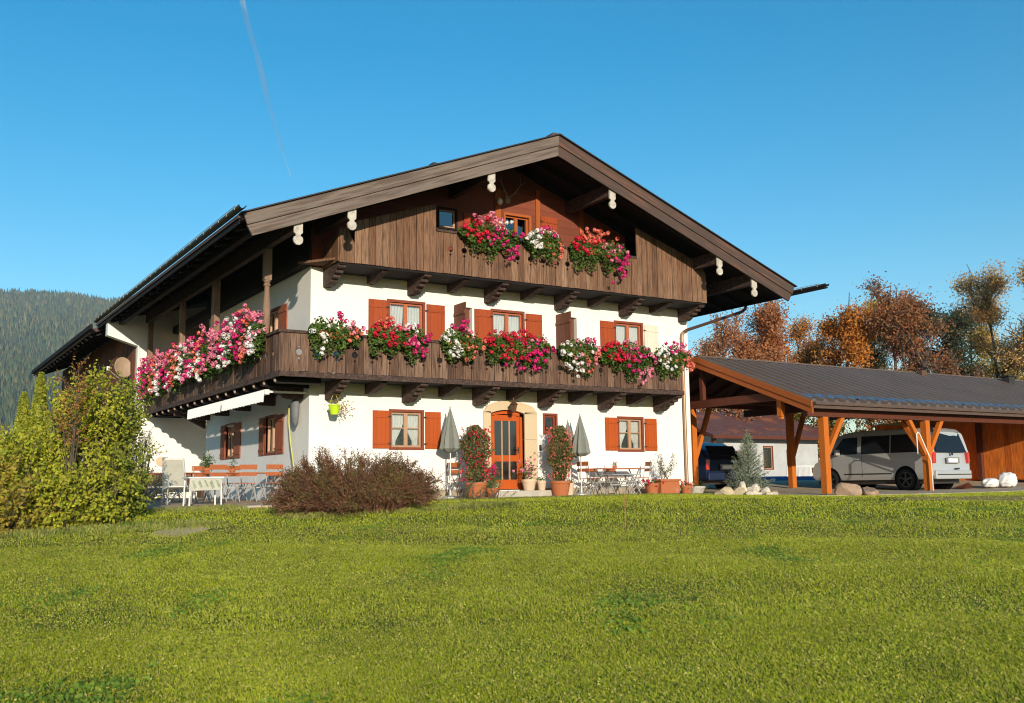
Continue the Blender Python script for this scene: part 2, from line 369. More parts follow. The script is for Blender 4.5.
# rear wing wall that closes the side balcony
w = MB(); w.prism([(-1.42, 13.0, -.6), (1.3, 13.0, -.6), (1.3, 13.0, 7.0), (-2.46, 13.0, 6.13), (-2.46, 13.0, 5.60), (-1.42, 13.0, 5.28)], (0, .35, 0))
w.box(-1.45, -1.40, 12.93, 13.0, -.5, 5.3)
obj('wing_wall', w, M_wall, house)
w = MB(); w.box(-1.40, 12.5, 13.36, 30, -.6, 3.2); obj('barn_wall', w, M_wall, house)
w = MB()
for k in range(80):
    y = 13.37 + k * .21; w.box(-1.45, -1.41, y, y + .212, 3.1, 6.15)
obj('barn_cladding', w, boards('barn_boards', (.16, .06, .035), (.22, .085, .05), (.12, .045, .028)), house)
w = MB(); w.box(1.1, 1.12, WY, 13.0, 3.0, 6.8); obj('loggia_wall', w, MATS['barn_boards'], house)
# inside: floors and a dark inner lining so that rooms read as rooms
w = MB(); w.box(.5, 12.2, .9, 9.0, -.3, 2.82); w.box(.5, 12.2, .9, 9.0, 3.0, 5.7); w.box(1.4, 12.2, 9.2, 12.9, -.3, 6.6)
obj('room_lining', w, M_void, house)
# gable wall of red boards
w = MB(); n = 0; z = ZT
while z < 9.5:
    z1 = min(z + .2, 9.5); a = max(0.02, RX - (RZ - .2 - z) / kL); b = min(W - .02, RX + (RZ - .2 - z) / kR)
    if b - a < .2: break
    segs = [(a, b)]
    for (h0, h1, q0, q1) in ((5.72, 6.60, 6.85, 7.93), (3.60, 4.20, 7.22, 7.82), (10.1, 10.9, 5.8, 8.1)):
        if q0 < (z + z1) / 2 < q1:
            ns = []
            for s in segs:
                if h1 <= s[0] or h0 >= s[1]: ns.append(s); continue
                if s[0] < h0: ns.append((s[0], h0))
                if s[1] > h1: ns.append((h1, s[1]))
            segs = ns
    for s in segs: w.box(s[0], s[1], .0, .04, z + .004, z1)
    z += .2
obj('gable_wall', w, M_redwood, house)
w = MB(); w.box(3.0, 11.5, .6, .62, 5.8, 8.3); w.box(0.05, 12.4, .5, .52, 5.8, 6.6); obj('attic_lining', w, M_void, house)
for (a, b_, zt_) in ((5.42, 5.60, 8.6), (6.80, 6.94, 8.75), (8.35, 8.5, 8.4)):
    w = MB(); w.box(a, b_, -.05, -.001, 5.78, zt_); obj('gable_post', w, M_woodx, house)

# ---- roof
roof_p = MB()
def slab(mb, xa, xb, y0, y1, off0, off1):
    za, zb = roofz(xa), roofz(xb)
    mb.prism([(xa, y0, za - off0), (xb, y0, zb - off0), (xb, y0, zb - off1), (xa, y0, za - off1)], (0, y1 - y0, 0))
slab(roof_p, EL - .08, RX, VY + .06, BY, -.02, .06); slab(roof_p, RX, ER + .06, VY + .06, BY, -.02, .06)
roof = obj('roof', roof_p, M_roof, house)
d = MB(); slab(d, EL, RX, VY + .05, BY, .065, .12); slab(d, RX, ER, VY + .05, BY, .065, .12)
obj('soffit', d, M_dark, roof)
r = MB(); y = VY + .5
while y < BY:
    for xa, xb in ((EL + .05, RX), (RX, ER - .05)):
        za, zb = roofz(xa), roofz(xb); r.prism([(xa, y, za - .122), (xb, y, zb - .122), (xb, y, zb - .28), (xa, y, za - .28)], (0, .12, 0))
    y += .85
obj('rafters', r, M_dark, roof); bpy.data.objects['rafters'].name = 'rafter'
for side, mm in (('L', M_barge), ('R', M_bargeR)):
    for (o0, o1, y0, y1, cut0, cut1) in ((.0, .27, VY - .06, VY, .02, .11), (.27, .55, VY - .02, VY + .04, .11, .24)):
        b = MB()
        if side == 'L': P = [(EL - .0 + cut0, roofz(EL + cut0) - o0), (RX, RZ - o0), (RX, RZ - o1), (EL + cut1, roofz(EL + cut1) - o1)]
        else: P = [(ER - cut0, roofz(ER - cut0) - o0), (RX, RZ - o0), (RX, RZ - o1), (ER - cut1, roofz(ER - cut1) - o1)]
        b.prism([(x, y0, z) for x, z in P], (0, y1 - y0, 0)); obj('bargeboard', b, mm, roof)
b = MB(); slab(b, EL - .05, RX, VY - .12, VY + .06, -.05, -.02); slab(b, RX, ER + .05, VY - .12, VY + .06, -.05, -.02); obj('verge_flashing', b, M_metal, roof)
b = MB(); b.prism([(RX - .25, VY - .02, RZ - .06), (RX + .25, VY - .02, RZ - .06), (RX + .15, VY - .02, RZ + .08), (RX - .15, VY - .02, RZ + .08)], (0, .35, 0))
b.prism([(RX - .2, VY + .5, RZ - .05), (RX + .2, VY + .5, RZ - .05), (RX, VY + .5, RZ + .1)], (0, BY - VY - .5, 0)); obj('ridge_cap', b, M_copper, roof)
b = MB(); b.box(4.0, 4.3, 1.0, 1.3, roofz(4.15) - .1, roofz(4.15) + .62); obj('roof_vent', b, M_metal, roof)
# purlins with white carved boards on their ends
for px in (-1.14, .17, 4.02, 7.94, 11.9, 13.3):
    zb = roofz(px) - .53
    b = MB(); b.box(px - .08, px + .08, VY + .12, .0 if 0 < px < 12.5 else 12.9, zb - .14, zb + .22)
    pu = obj('purlin', b, M_beam, roof)
    P = [(-.105, .12), (.105, .12), (.105, -.22), (.065, -.25), (.05, -.29), (.10, -.32), (.115, -.38), (.10, -.45), (.04, -.50), (-.04, -.50), (-.10, -.45), (-.115, -.38), (-.10, -.32), (-.05, -.29), (-.065, -.25), (-.105, -.22)]
    b = MB(); b.prism([(px + a, VY + .06, zb + c) for a, c in P], (0, .05, 0)); obj('carved_board', b, M_cap, pu)
b = MB(); b.box(-.28, -.02, -.0, 12.9, 5.78, 6.02); obj('purlin', b, M_dark, roof); b = MB(); b.box(-2.1, -1.95, -1.9, 14.6, 6.0, 6.15); obj('purlin', b, M_dark, roof)
b = MB(); b.box(-.07, -.012, 0, 9.25, 6.021, 6.95); obj('eaves_shade_sheet', b, M_dark, roof)  # dark sheet over the wall top, standing in for shade under the eaves
# gutters
def gutter(x, y0, y1, z):
    g = MB(); n = 8
    for k in range(n):
        t0, t1 = math.pi * k / n, math.pi * (k + 1) / n
        for R, s in ((.085, 1), (.078, -1)):
            a = (x + R * math.cos(t0), y0, z - R * math.sin(t0)); b_ = (x + R * math.cos(t1), y0, z - R * math.sin(t1))
            g.quad(a, b_, (b_[0], y1, b_[2]), (a[0], y1, a[2]))
    gt = obj('gutter', g, M_metal, roof)
    h = MB(); h.box(x - .096, x - .086, y0 + .25, y1 - .1, z + .018, z + .032); y = y0 + .3
    while y < y1: h.box(x - .093, x - .086, y, y + .03, z - .06, z + .03); h.box(x - .09, x + .09, y, y + .03, z + .0, z + .012); y += .62
    obj('gutter_bracket', h, mat('pale_clip', (.45, .40, .30), rough=.5, metal=.3), gt)
gutter(-2.56, -2.62, BY, 6.36); gutter(15.02, -3.5, BY, 6.16)
b = MB(); b.box(14.90, 14.93, VY + .1, BY, 5.98, 6.2); b.box(14.93, 15.09, -3.45, BY, 6.03, 6.07); obj('eaves_fascia', b, M_dark, roof); b = MB(); b.box(-2.50, -2.47, VY + .1, BY, 6.05, 6.28); obj('eaves_fascia', b, M_dark, roof)
dp = MB(); dp.tube([(15.02, -.12, 6.10), (14.97, -.12, 5.90), (14.8, -.12, 5.79), (12.4, -.1, 5.02), (12.26, -.09, 4.94)], .05, 10); obj('downpipe', dp, M_piped, roof, smooth=True)
dp = MB(); dp.tube([(12.28, -.09, 4.95), (12.22, -.09, 4.9), (12.19, -.09, 4.78), (12.19, -.09, 0.3), (12.19, -.12, .05)], .05, 10)
obj('downpipe', dp, M_pipe, roof, smooth=True)
# lower rear roof over the barn
d = MB(); d.prism([(-2.75, BY + .02, 6.02), (RX, BY + .02, 9.3), (15.2, BY + .02, 5.9), (15.2, BY + .02, 5.75), (RX, BY + .02, 9.15), (-2.75, BY + .02, 5.87)], (0, 15.5, 0))
br = obj('barn_roof', d, M_roof, house)
d = MB(); y = BY + .3
while y < 30: d.beam((-2.7, y, 5.82), (-1.3, y, 6.35), .12, .14); y += .9
d.box(-2.85, -2.76, BY - .6, 30.2, 5.96, 6.12)
obj('rafter', d, M_dark, br)

# ---- balconies
rb = random.Random(4)
def board_row(mb, T, s0, s1, z0f, z1f, wd=.235, th=.03, cut=None, cutz=0, phase=0):
    n = max(1, round((s1 - s0) / wd)); w_ = (s1 - s0) / n; g = .007
    for k in range(n):
        a = s0 + k * w_ + g; b = s0 + (k + 1) * w_ - g
        za, zb = z0f((a + b) / 2) + rb.uniform(-.012, .004), z0f((a + b) / 2) + rb.uniform(-.012, .004); ta, tb = z1f(a), z1f(b)
        R = [(a, za), (b, zb)]
        def notch(x, sgn, up):
            zc = cutz; pts = []
            seq = [(.0, zc - .175), (.022, zc - .17), (.028, zc - .15), (.0, zc - .115)]  # drop
            c = [(.075 * math.sin(t), zc - .075 * math.cos(t)) for t in [math.pi * j / 6 for j in range(7)]]
            tp = [(.0, zc + .11), (.02, zc + .125), (.0, zc + .15)]
            al = seq + c + tp
            al = [(x + sgn * q, zz) for q, zz in al]
            return al if up else al[::-1]
        if cut and cut(k + 1 + phase) and k < n - 1: R += notch(b, -1, True)
        R += [(b, tb), (a, ta)]
        if cut and cut(k + phase) and k > 0: R += notch(a, 1, False)
        R2 = []
        for q in R:
            if not R2 or abs(q[0] - R2[-1][0]) + abs(q[1] - R2[-1][1]) > 1e-5: R2.append(q)
        off = rb.uniform(0, .016)
        P = [Vector(T(x, off, z)) for x, z in R2]; Q = Vector(T(R2[0][0], off - th, R2[0][1])) - P[0]
        mb.prism(P, Q)
def bracket(name, x, ytip, zt, zb, wd, par, axis='y', big=True):
    L_ = ytip
    if big: prof = [(0, zt), (L_, zt), (L_, zt - .09), (L_ * .93, zt - .12), (L_ * .84, zt - .12), (L_ * .82, zt - .2), (L_ * .68, zt - .22), (L_ * .66, zt - .29), (L_ * .50, zt - .31), (L_ * .46, zt - .37), (L_ * .34, zb), (0, zb)]
    else: prof = [(0, zt), (L_ * .97, zt), (L_ * .97, zt - .07), (L_ * .88, zt - .11), (L_ * .3, zb), (0, zb)]
    b = MB()
    if axis == 'y': b.prism([(x - wd / 2, -p, z) for p, z in prof], (wd, 0, 0))
    else: b.prism([(-p, x - wd / 2, z) for p, z in prof], (0, wd, 0))
    obj(name, b, M_beam, par)
B1Y, B1L = -1.17, -1.17
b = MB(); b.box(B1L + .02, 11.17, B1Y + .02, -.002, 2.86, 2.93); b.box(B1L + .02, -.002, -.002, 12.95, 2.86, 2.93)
bal1 = obj('balcony', b, M_dark, house); bal1['label'] = 'long lower balcony wrapping the house corner'
b = MB(); b.box(B1L - .03, 11.2, B1Y - .04, B1Y + .019, 2.83, 2.95); b.box(B1L - .04, B1L + .019, B1Y + .02, 12.98, 2.83, 2.95); b.box(11.171, 11.21, B1Y + .02, -.01, 2.83, 2.95)
obj('fascia', b, M_beam, bal1)
c2 = lambda k: k % 2 == 0
b = MB()
board_row(b, lambda s, d, z: (s, B1Y - d, z), B1L, 11.17, lambda s: 2.965, lambda s: 3.86, cut=c2, cutz=3.42)
board_row(b, lambda s, d, z: (B1L - d, s, z), B1Y + .03, 12.95, lambda s: 2.965, lambda s: 3.86, cut=c2, cutz=3.42)
board_row(b, lambda s, d, z: (11.17 + d, s, z), B1Y + .03, -.02, lambda s: 2.965, lambda s: 3.86)
obj('railing', b, M_brd, bal1)
b = MB(); b.box(.6, 11.1, B1Y + .033, B1Y + .055, 3.20, 3.56); obj('cutout_shade_backing', b, M_dark, bal1)  # dark backing strips added, front and side, so the cut-outs look shaded
b = MB(); b.box(B1L + .033, B1L + .055, 1.0, 12.8, 3.20, 3.56); obj('cutout_shade_backing', b, M_dark, bal1)
b = MB(); b.box(B1L - .06, 11.22, B1Y - .05, B1Y + .07, 3.862, 3.93); b.box(B1L - .05, B1L + .07, B1Y + .071, 12.95, 3.862, 3.93); b.box(11.10, 11.22, B1Y + .071, -.01, 3.862, 3.93)
obj('handrail', b, M_beam, bal1)
for i in range(11):
    x = .50 + 1.06 * i
    if i % 2 == 0: bracket('bracket', x, 1.12, 2.86, 2.42, .2, bal1)
    else: bracket('bracket', x, 1.05, 2.86, 2.60, .16, bal1, big=False)
for i in range(5): bracket('bracket', .5 + i * 2.1, 1.05, 2.86, 2.45, .2, bal1, axis='x')
b = MB(); b.prism([(0, 9.3, 2.2), (0, 9.3, 2.86), (-1.1, 9.3, 2.86), (-1.1, 9.3, 2.76)], (0, .2, 0)); b.box(-1.0, 1.1, 9.32, 9.48, 2.60, 2.84); obj('bracket', b, M_beam, bal1)
M_jend = mat('joist_end', (.42, .30, .22), rough=.9)
for i in range(17):
    y = -.75 + i * .79; b = MB(); b.box(-1.12, -.01, y - .05, y + .05, 2.70, 2.855); j = obj('joist', b, M_dark, bal1)
    b = MB(); b.lathe((0, 0, 0), [(.02, 0), (.05, .015), (.055, .04)], 10); b.xform(Matrix.Translation((-1.165, y, 2.775)) @ Matrix.Rotation(math.radians(90), 4, 'Y')); obj('joist_end', b, M_jend, j)
# balcony posts up to the eaves purlin
b = MB(); b.box(-1.17, -1.05, -.02, .10, 3.93, 4.0); b.lathe((-1.11, .04, 4.0), [(.07, 0), (.085, .3), (.095, .55), (.08, .8), (.062, 1.05), (.06, 1.15), (.085, 1.17), (.085, 1.21), (.06, 1.24), (.085, 1.27), (.085, 1.31), (.06, 1.33)], 14)
b.box(-1.2, -1.02, -.05, .13, 5.31, 6.3); obj('post', b, M_post, bal1)
for y, wd in ((4.5, .30), (8.2, .16), (12.6, .16)):
    b = MB(); b.box(-1.11 - .08, -1.11 + .08, y - wd / 2, y + wd / 2, 3.93, 6.3); obj('post', b, M_post, bal1)
# upper balcony
B2Y, x20, x21 = -1.1, .30, 12.34
b = MB(); b.box(x20 + .03, x21 - .03, B2Y + .03, -.01, 5.66, 5.76); bal2 = obj('balcony', b, M_dark, house); bal2['label'] = 'upper balcony across the gable'
def b2top(s):
    if s < .50: return 6.57
    if s < .70: return 6.25
    if s < 2.97: return 6.77 + (s - .70) * .335
    if s < 9.62: return 6.84
    return 7.74 - (s - 9.62) * .318 if s < 12.2 else 6.9 - (s - 12.2) * 2
b = MB(); T2 = lambda s, d, z: (s, B2Y - d, z)
board_row(b, T2, .30, .70, lambda s: 5.72, lambda s: 6.57 if s < .52 else 6.2, wd=.2)
board_row(b, T2, .70, 2.97, lambda s: 5.72, b2top, wd=.19)
board_row(b, T2, 2.97, 9.62, lambda s: 5.72, lambda s: 6.80, wd=.205, cut=lambda k: k % 2 == 0, cutz=6.38)
board_row(b, T2, 9.62, 12.34, lambda s: 5.72, lambda s: 7.74 - (s - 9.62) * .318 - max(0, s - 12.1) * 1.2, wd=.19)
board_row(b, lambda s, d, z: (x20 - .005 - d, s, z), B2Y + .03, .0, lambda s: 5.74, lambda s: 6.57 - (s - B2Y) * .35, wd=.19)
board_row(b, lambda s, d, z: (x21 + .005 + d, s, z), B2Y + .03, .0, lambda s: 5.74, lambda s: 6.60 - (s - B2Y) * .3, wd=.19)
obj('railing', b, M_brdL, bal2)
b = MB(); b.box(2.98, 9.61, B2Y - .04, B2Y + .06, 6.805, 6.87); obj('handrail', b, M_beam, bal2)
for i in range(11):
    x = .42 + 1.18 * i
    if i % 2 == 0: bracket('bracket', x, 1.02, 5.70, 5.27, .2, bal2)
    else: bracket('bracket', x, .98, 5.70, 5.46, .16, bal2, big=False)
b = MB(); b.prism([(-.36, -.02, 5.79), (.29, -.9, 5.80), (.29, -.02, 5.80)], (0, 0, .06)); b.prism([(12.36, -1.0, 5.80), (12.95, -.05, 5.79), (12.36, -.02, 5.8)], (0, 0, .06)); obj('floor_boards', b, M_brdL, bal2)

# ---- windows
def window(par, T, s0, s1, z0, z1, fw_=.07, shutters=(), mullion=True, muntins=(), fm=M_frame, sm=M_sash, curtain='full', proud=.02, label=None, glass=None):
    f = MB(); R = [(s0 - fw_, s0 + .0, z0 - fw_, z1 + fw_), (s1, s1 + fw_, z0 - fw_, z1 + fw_), (s0, s1, z1, z1 + fw_), (s0, s1, z0 - fw_, z0)]
    def bx(mb, a, b_, c, d_, d0, d1):
        P = [T(a, d0, c), T(b_, d0, c), T(b_, d0, d_), T(a, d0, d_)]; Q = Vector(T(a, d1, c)) - Vector(P[0]); mb.prism(P, Q)
    for a, b_, c, d_ in R: bx(f, a, b_, c, d_, -.06, proud)
    wn_ = obj('window', f, fm, par)
    if label: wn_['label'] = label
    s = MB(); t = .05; e = .002
    for a, b_, c, d_ in ((s0 + e, s0 + t, z0 + e, z1 - e), (s1 - t, s1 - e, z0 + e, z1 - e), (s0 + t, s1 - t, z1 - t, z1 - e), (s0 + t, s1 - t, z0 + e, z0 + t)): bx(s, a, b_, c, d_, -.10, -.045)
    if mullion: m_ = (s0 + s1) / 2; bx(s, m_ - .05, m_ + .05, z0 + t, z1 - t, -.10, -.04)
    for zm in muntins: bx(s, s0 + t, s1 - t, zm - .013, zm + .013, -.092, -.055)
    obj('sash', s, sm, wn_)
    g = MB(); g.quad(T(s0 + .02, -.078, z0 + .02), T(s1 - .02, -.078, z0 + .02), T(s1 - .02, -.078, z1 - .02), T(s0 + .02, -.078, z1 - .02)); obj('pane', g, glass or M_glass, wn_)
    if curtain:
        m_ = (s0 + s1) / 2
        for sg, sa, sb in ((1, s0 + .01, m_ - .01), (-1, s1 - .01, m_ + .01)):
            c_ = MB(); nz_ = 12; nh = 26
            for i in range(nz_):
                for j in range(nh):
                    q = []
                    for di, dj in ((0, 0), (0, 1), (1, 1), (1, 0)):
                        tz = (i + di) / nz_; th = (j + dj) / nh; z = z1 - .02 - tz * (z1 - z0 - .04)
                        if curtain == 'tied': wdt = 1 - .62 * max(0, min(1, (tz - .25) / .65)) ** 1.3 if tz < .9 else .45
                        elif curtain == 'full': wdt = 1 - .12 * tz
                        else: wdt = .75 - .2 * tz
                        x = sa + (sb - sa) * th * wdt; q.append(T(x, -.16 + .018 * math.sin(th * 34 + tz * 2), z))
                    c_.quad(*q)
            obj('curtain', c_, M_curt, wn_, smooth=False)
    for (a, b_, c, d_, mm) in shutters:
        sh = MB(); n = max(2, round((b_ - a) / .12)); w_ = (b_ - a) / n
        for k in range(n): bx(sh, a + k * w_ + .002, a + (k + 1) * w_ - .002, c, d_, .012, .04)
        for zz in (c + (d_ - c) * .13, d_ - (d_ - c) * .15): bx(sh, a + .01, b_ - .01, zz - .03, zz + .03, .041, .058)
        so_ = obj('shutter', sh, mm, wn_)
        hg = MB(); hs = b_ if abs(b_ - s0) < abs(a - s1) else a
        for zz in (c + (d_ - c) * .13, d_ - (d_ - c) * .15): bx(hg, hs - .05, hs + .05, zz - .012, zz + .012, .059, .068)
        obj('hinge', hg, M_metal, so_)
    return wn_
for gx in (GX1, GX2):
    window(house, T_front, gx + .53, gx + 1.40, 1.26, 2.17, shutters=((gx, gx + .455, 1.225, 2.195, M_shutG), (gx + 1.50, gx + 1.96, 1.225, 2.195, M_shutG)), muntins=(1.76,), curtain='tied')
for i, fx in enumerate(FXs):
    window(house, T_front, fx + .60, fx + 1.58, 3.93, 5.06, shutters=((fx, fx + .52, 3.88, 5.08, M_shut), (fx + 1.68, fx + 2.23, 3.88, 5.08, M_shutW if i == 2 else M_shut)), muntins=(4.42,), curtain='full', sm=M_sashO)
window(house, T_front, 7.0, 7.38, 1.72, 2.20, fw_=.06, mullion=False, curtain=None, sm=M_frame, glass=M_glass)
window(house, T_front, 5.76, 6.56, 6.9, 7.88, fw_=.07, curtain=None, fm=M_woodx, sm=M_woodx, glass=M_glassd, proud=.05, shutters=((6.98, 7.55, 6.95, 8.0, M_shut), (4.4, 4.88, 6.95, 7.75, M_shut)))
window(house, T_front, 3.64, 4.16, 7.27, 7.78, fw_=.05, mullion=False, curtain=None, fm=M_dark, sm=M_sash, glass=M_glassd)
for (a, b_) in ((2.45, 3.25), (6.15, 6.95)):
    window(house, T_side, a, b_, 1.2, 2.15, fw_=.06, curtain='full', shutters=((a - .68, a - .06, 1.15, 2.18, M_shutS), (b_ + .06, b_ + .5, 1.15, 2.18, M_shutS)))
window(house, T_side, 2.35, 3.25, 3.98, 5.07, fw_=.06, curtain='full', shutters=((1.65, 2.28, 3.95, 5.1, M_shutS),))
# balcony doors with opened shutters
for x0_, x1_, tip in ((4.14, 4.66, .62), (7.5, 8.2, .72)):
    d_ = MB(); d_.box(x0_ + .02, x1_ - .02, .12, .17, 3.0, 5.08); dd = obj('balcony_door', d_, M_shutB, house)
    s_ = MB()
    for k in range(5):
        a = tip * k / 5; s_.prism([(x0_ - .03 + .0, -.03 - a, 3.05), (x0_ - .03, -.03 - a - tip / 5 + .004, 3.05), (x0_ - .03, -.03 - a - tip / 5 + .004, 5.12), (x0_ - .03, -.03 - a, 5.12)], (-.03, 0, 0))
    for zz in (3.4, 4.85): s_.box(x0_ - .085, x0_ - .061, -.03 - tip + .02, -.05, zz - .04, zz + .04)
    obj('shutter', s_, M_shutB, dd)

# ---- entrance door with stone surround
def arch(x0, x1, zs, rise, n=10):
    return [(x0 + (x1 - x0) * k / n, zs + rise * (1 - (2 * k / n - 1) ** 2)) for k in range(n + 1)]
s_ = MB(); A = arch(5.20, 6.30, 2.22, .10); Bq = [(4.98, 2.26), (5.1, 2.42), (5.3, 2.50), (5.5, 2.55), (5.64, 2.57), (5.75, 2.575), (5.86, 2.57), (6.1, 2.55), (6.35, 2.50), (6.58, 2.42), (6.72, 2.26)]
for k in range(10):
    s_.prism([(A[k][0], -.05, A[k][1]), (A[k + 1][0], -.05, A[k + 1][1]), (Bq[k + 1][0], -.05, Bq[k + 1][1]), (Bq[k][0], -.05, Bq[k][1])], (0, .30, 0))
for (a, b_, sg) in ((4.98, 5.20, 1), (6.30, 6.72, 1)):
    for z0, z1 in ((.10, .78), (.786, 1.5), (1.506, 2.215)): s_.box(a, b_, -.05, .25, z0, z1)
    s_.prism([(a, -.05, 2.22), (b_, -.05, 2.22), (b_, -.05, 2.26), (a, -.05, 2.26)], (0, .3, 0))
obj('door_surround', s_, M_stone, house)
f = MB(); f.box(5.205, 5.29, .08, .14, .12, 2.24); f.box(6.21, 6.295, .08, .14, .12, 2.24)
AA = arch(5.205, 6.295, 2.21, .10); BB = arch(5.205, 6.295, 2.13, .08)
for k in range(10): f.prism([(AA[k][0], .08, AA[k][1]), (AA[k + 1][0], .08, AA[k + 1][1]), (BB[k + 1][0], .08, BB[k + 1][1]), (BB[k][0], .08, BB[k][1])], (0, .06, 0))
f.box(5.30, 5.39, .09, .135, .14, 2.15); f.box(6.11, 6.20, .09, .135, .14, 2.15); f.box(5.39, 6.11, .09, .135, .14, .40); f.box(5.39, 6.11, .09, .135, .90, 1.07); f.box(5.39, 6.11, .09, .135, 2.02, 2.18)
door = obj('door', f, M_door, house)
g = MB(); g.box(5.39, 6.11, .11, .115, .40, 2.02); obj('pane', g, glass_mat('door_glass', (.07, .08, .07), rough=.2, amount=.5), door)
g = MB(); g.box(5.61, 5.65, .085, .14, .4, 2.02); g.box(5.85, 5.89, .085, .14, .4, 2.02); obj('glazing_bar', g, M_sash, door)
g = MB(); g.box(6.14, 6.17, .075, .09, 1.12, 1.30); g.tube([(6.155, .06, 1.22), (6.155, .04, 1.22), (6.07, .04, 1.22)], .01, 6); obj('handle', g, M_metal, door)
s_ = MB(); s_.box(4.75, 7.0, -.62, -.052, -.15, .10); obj('doorstep', s_, M_conc, house, bevel=.02)
s_ = MB(); s_.box(.0, 4.74, -.03, -.002, -.3, .16); s_.box(7.01, 12.5, -.03, -.002, -.3, .16); obj('plinth', s_, mat('plinth', (.34, .28, .20), var=.25, scale=3), house)
# lantern over the door, bell, lamp and antlers in the gable
l_ = MB(); l_.tube([(5.75, 0, 2.62), (5.75, -.35, 2.66), (5.75, -.36, 2.55)], .012, 6); l_.lathe((5.75, -.36, 2.22), [(.03, 0), (.07, .03), (.10, .2), (.13, .22), (.05, .3), (.02, .34)], 6)
obj('door_lantern', l_, M_copper, house)
l_ = MB(); l_.box(6.80, 6.87, -.03, 0, 1.2, 1.36); obj('doorbell', l_, M_metal, house)
l_ = MB(); l_.lathe((5.5, -.16, 8.12), [(.02, -.02), (.07, 0), (.085, .07), (.06, .14), (.03, .17)], 12); l_.tube([(5.5, 0, 8.28), (5.5, -.16, 8.28)], .015, 6); obj('gable_lamp', l_, M_white, house, smooth=True)
l_ = MB()
for sg in (-1, 1):
    B_ = [(5.85, -.05, 8.35), (5.85 + sg * .15, -.15, 8.5), (5.85 + sg * .32, -.2, 8.75), (5.85 + sg * .33, -.22, 9.0)]; l_.tube(B_, [.018, .016, .013, .006], 5)
    l_.tube([B_[1], (5.85 + sg * .3, -.25, 8.48)], [.012, .004], 5); l_.tube([B_[2], (5.85 + sg * .5, -.25, 8.86)], [.011, .004], 5)
l_.box(5.78, 5.92, -.05, 0, 8.22, 8.42); obj('antlers', l_, mat('antler_bone', (.35, .27, .18), rough=.6), house)
# round wall plaque on the wing
l_ = MB(); l_.lathe((0, 0, 0), [(.17, 0), (.17, .03), (.14, .04)], 20); l_.xform(Matrix.Translation((-.53, 12.99, 1.24)) @ Matrix.Rotation(math.radians(90), 4, 'X')); obj('wall_plaque', l_, M_pale, house)
# satellite dish
l_ = MB(); l_.lathe((0, 0, 0), [(.02, .0), (.15, .02), (.27, .05), (.37, .10), (.385, .10), (.37, .085), (.27, .035), (.02, -.02)], 24, sx=.85)
Md = Matrix.Translation((-1.72, 14.1, 4.6)) @ Matrix.Rotation(math.radians(12), 4, 'Z') @ Matrix.Rotation(math.radians(78), 4, 'X')
l_.xform(Md); dish = obj('satellite_dish', l_, mat('dish_tan', (.34, .25, .17), rough=.6, var=.1), house, smooth=True)
l_ = MB(); l_.tube([(-1.42, 14.5, 4.5), (-1.7, 14.3, 4.55)], .03, 6); l_.tube([(-1.75, 14.2, 4.2), (-2.3, 13.5, 4.45)], .015, 5); l_.box(-2.36, -2.26, 13.42, 13.52, 4.42, 4.56); obj('dish_arm', l_, M_white, dish)
# awnings under the side balcony
for y0, y1 in ((-.02, 3.45), (3.6, 7.0)):
    a = MB(); a.box(-1.14, -1.02, y0, y1, 2.50, 2.62); aw = obj('awning', a, M_white, house)
    a = MB(); n = 70
    for k in range(n):
        ya, yb = y0 + (y1 - y0) * k / n, y0 + (y1 - y0) * (k + 1) / n; zb = 2.31 + .02 * abs(math.sin(k * math.pi / 5)); xo = -1.15 - .03 * (k % 2); xp = -1.15 - .03 * ((k + 1) % 2)
        a.quad((xo, ya, 2.60), (xp, yb, 2.60), (xp - .015, yb, zb), (xo - .015, ya, zb))
    obj('valance', a, mat('awning_cloth', (.84, .82, .76), rough=.9, var=.05), aw)
    a = MB()
    for yy in (y0 + .2, y1 - .2): a.box(-1.02, -.02, yy - .03, yy + .03, 2.56, 2.61)
    obj('awning_arm', a, M_white, aw)
# folded umbrella-like grey cover and hose by the corner
c_ = MB(); c_.lathe((-.14, .62, 1.78), [(.03, 0), (.10, .12), (.12, .3), (.13, .55), (.12, .62), (.05, .68)], 12, sx=.8, sy=1.3); hc = obj('hanging_cover', c_, mat('grey_cover', (.16, .17, .18), rough=.7, var=.2, scale=4), None, smooth=True)
tag(hc, 'grey cloth cover hanging on the white side wall beside the house corner', 'cover')
c_ = MB(); c_.tube([(-.14, 1.05, 2.35), (-.15, 1.02, 1.9), (-.16, .85, 1.4), (-.18, .6, .95), (-.2, .45, .7), (-.2, .4, .05)], .022, 6); hs = obj('garden_hose', c_, mat('yellow_hose', (.55, .52, .16), rough=.5), None, smooth=True)
tag(hs, 'yellow hose hanging down the white side wall below the grey cover', 'hose')

